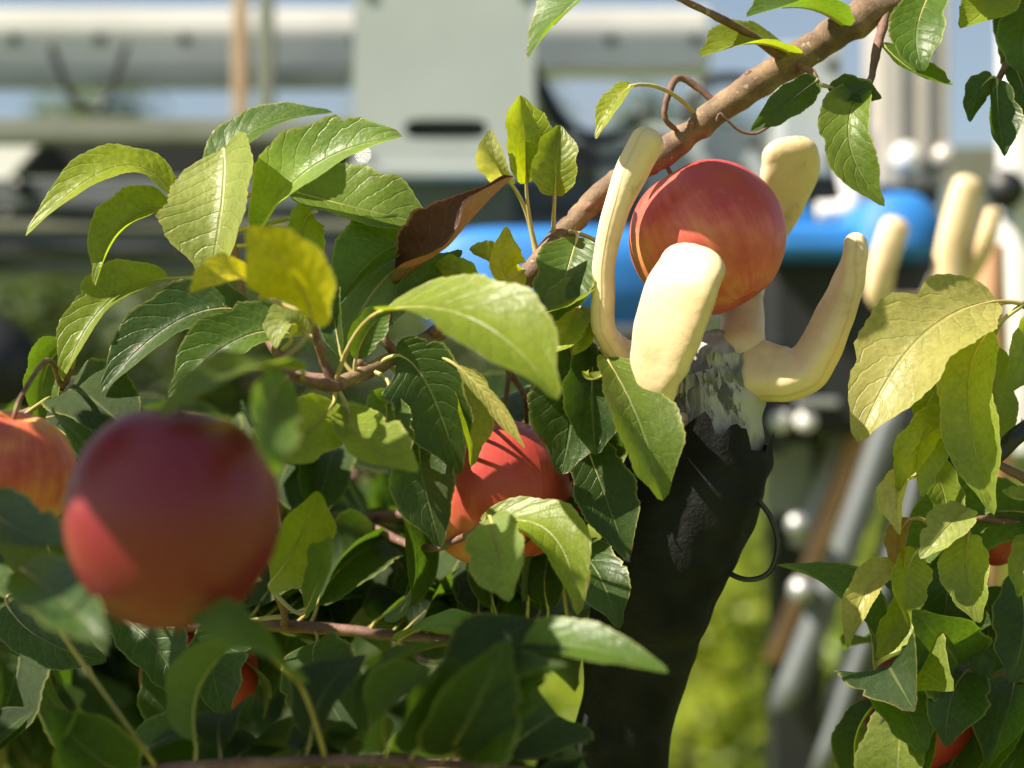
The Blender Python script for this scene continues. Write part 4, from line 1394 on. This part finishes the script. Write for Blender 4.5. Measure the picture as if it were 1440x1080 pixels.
# ------------------------------------------------------------------ apples
def apple_mesh():
    nu, nv = 40, 44
    prof = []
    for i in range(nu + 1):
        a = math.pi * i / nu            # 0 top .. pi bottom
        r = math.sin(a)
        z = math.cos(a)
        rr_ = r * (1.0 + .05 * math.cos(a))
        zz = z * .98 - .40 * math.exp(-(r / .22) ** 2) * (1 if z > 0 else 0) + .22 * math.exp(-(r / .20) ** 2) * (1 if z < 0 else 0)
        prof.append((rr_, zz))
    v, f, uv = [], [], []
    for i, (r, z) in enumerate(prof):
        for k in range(nv + 1):
            an = math.tau * k / nv
            lob = 1 + .018 * math.cos(5 * an) * (1 - max(z, -1) * .8) * .6
            x_, y_ = math.cos(an), math.sin(an)
            lob += .02 * mnoise.noise(V((x_ * 1.2, y_ * 1.2, z * 1.2)))
            v.append(V((x_ * r * lob, y_ * r * lob, z * (1 + .02 * mnoise.noise(V((x_, y_, 5)))))) * .039)
            uv.append((k / nv, i / nu))
    for i in range(nu):
        for k in range(nv):
            a = i * (nv + 1) + k
            f.append((a, a + nv + 1, a + nv + 2, a + 1))
    return mesh_of('apple_body', v, f, M_APPLE, V((0, 0, 0)), True, uv)


AM = apple_mesh()


def calyx_mesh():
    v, f = [], []
    for k in range(5):
        a = math.tau * k / 5
        d = V((math.cos(a), math.sin(a), 0))
        s = V((-d.y, d.x, 0))
        q = len(v)
        v += [d * .001 - s * .0016, d * .001 + s * .0016, d * .0045 + s * .001 + V((0, 0, -.003)), d * .006 + V((0, 0, -.0018)), d * .0045 - s * .001 + V((0, 0, -.003))]
        f.append((q, q + 1, q + 2, q + 3, q + 4))
    return mesh_of('calyx', v, f, M_STEM, V((0, 0, 0)), False)


CM = calyx_mesh()


def apple(c, r_px, tilt, spin, label, tree, tint=(1, 1, 1), hang=None, group=None, squash=1.0):
    ctr = P(*c)
    s = S(r_px, c[2]) / .0395
    rot = Matrix.Rotation(tilt[0], 3, 'Y') @ Matrix.Rotation(tilt[1], 3, 'X') @ Matrix.Rotation(spin, 3, 'Z')
    t = thing('apple', ctr + rot @ V((0, 0, -.036 * s)), label, 'apple', group)
    o = bpy.data.objects.new('apple_body', AM)
    link(o, t, ctr)
    o.rotation_euler = rot.to_euler()
    o.scale = (s, s, s * squash)
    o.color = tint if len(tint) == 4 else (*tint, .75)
    o = bpy.data.objects.new('calyx', CM)
    link(o, t, ctr + rot @ V((0, 0, -.0275 * s)))
    o.rotation_euler = rot.to_euler()
    p0 = ctr + rot @ V((0, 0, .0195 * s))
    p1 = ctr + rot @ V((0, 0, .042 * s * squash))
    nd = tree.near(p1)[0] if hang is None else tree.near(P(*hang))[0]
    tube('stem', [p0, p1, (p1 + nd) / 2 + (rot @ V((0, 0, 1))) * (nd - p1).length * .18, nd], [.0011, .0011, .0012, .0019], M_STEM, t, 8, 6, .1)
    return t


apple((996, 335, .932), 112, (-.50, -.16), .1, 'ripe red apple gripped between the cream fingers', tA, (1.10, 1.05, 1.08, .64), hang=(942, 208, .94))
apple((240, 728, .69), 152, (.12, .05), -1.2, 'big dark red apple hanging in the shade below the yellow leaves', tA, (.42, .24, .46, 1.3), hang=(340, 512, .735), squash=1.10)  # maroon tint, darkened further to deepen the shade on this apple
apple((8, 668, .84), 98, (.2, .1), -1.9, 'orange red apple behind the big dark red apple', tB, (1.1, 1.1, .8, .45))
apple((692, 690, .94), 112, (.15, .1), -.9, 'pinkish red apple hanging below the dried brown leaf', tA, (1.0, .95, .85, .56), hang=(716, 520, .94))
apple((752, 728, .97), 78, (-.1, .1), -.8, 'brownish red apple tucked behind the dark leaves beside the black sleeve', tA, (.9, .75, .6, .56), hang=(740, 560, .955))
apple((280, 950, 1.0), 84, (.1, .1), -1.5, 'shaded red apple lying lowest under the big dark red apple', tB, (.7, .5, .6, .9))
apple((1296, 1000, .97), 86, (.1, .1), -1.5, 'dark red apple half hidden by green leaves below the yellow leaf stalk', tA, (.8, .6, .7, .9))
apple((1398, 752, .965), 46, (.1, .1), -1.2, 'small red apple peeping out behind the pale hanging leaves', tA, (1, .9, .9, .9))

# drip line
dl = tube('drip_hose', [P(1382, 660, .905), P(1412, 630, .905), P(1450, 598, .91), P(1600, 500, .97), P(1850, 420, 1.07), P(2050, 400, 1.16)], .0042, M_RUBBER, None, 10, 6)
tag(dl, 'short black plastic hose poking through the right hand leaves', 'hose')
print('LEAVES', LCOUNT[0], 'LONG', LONG)
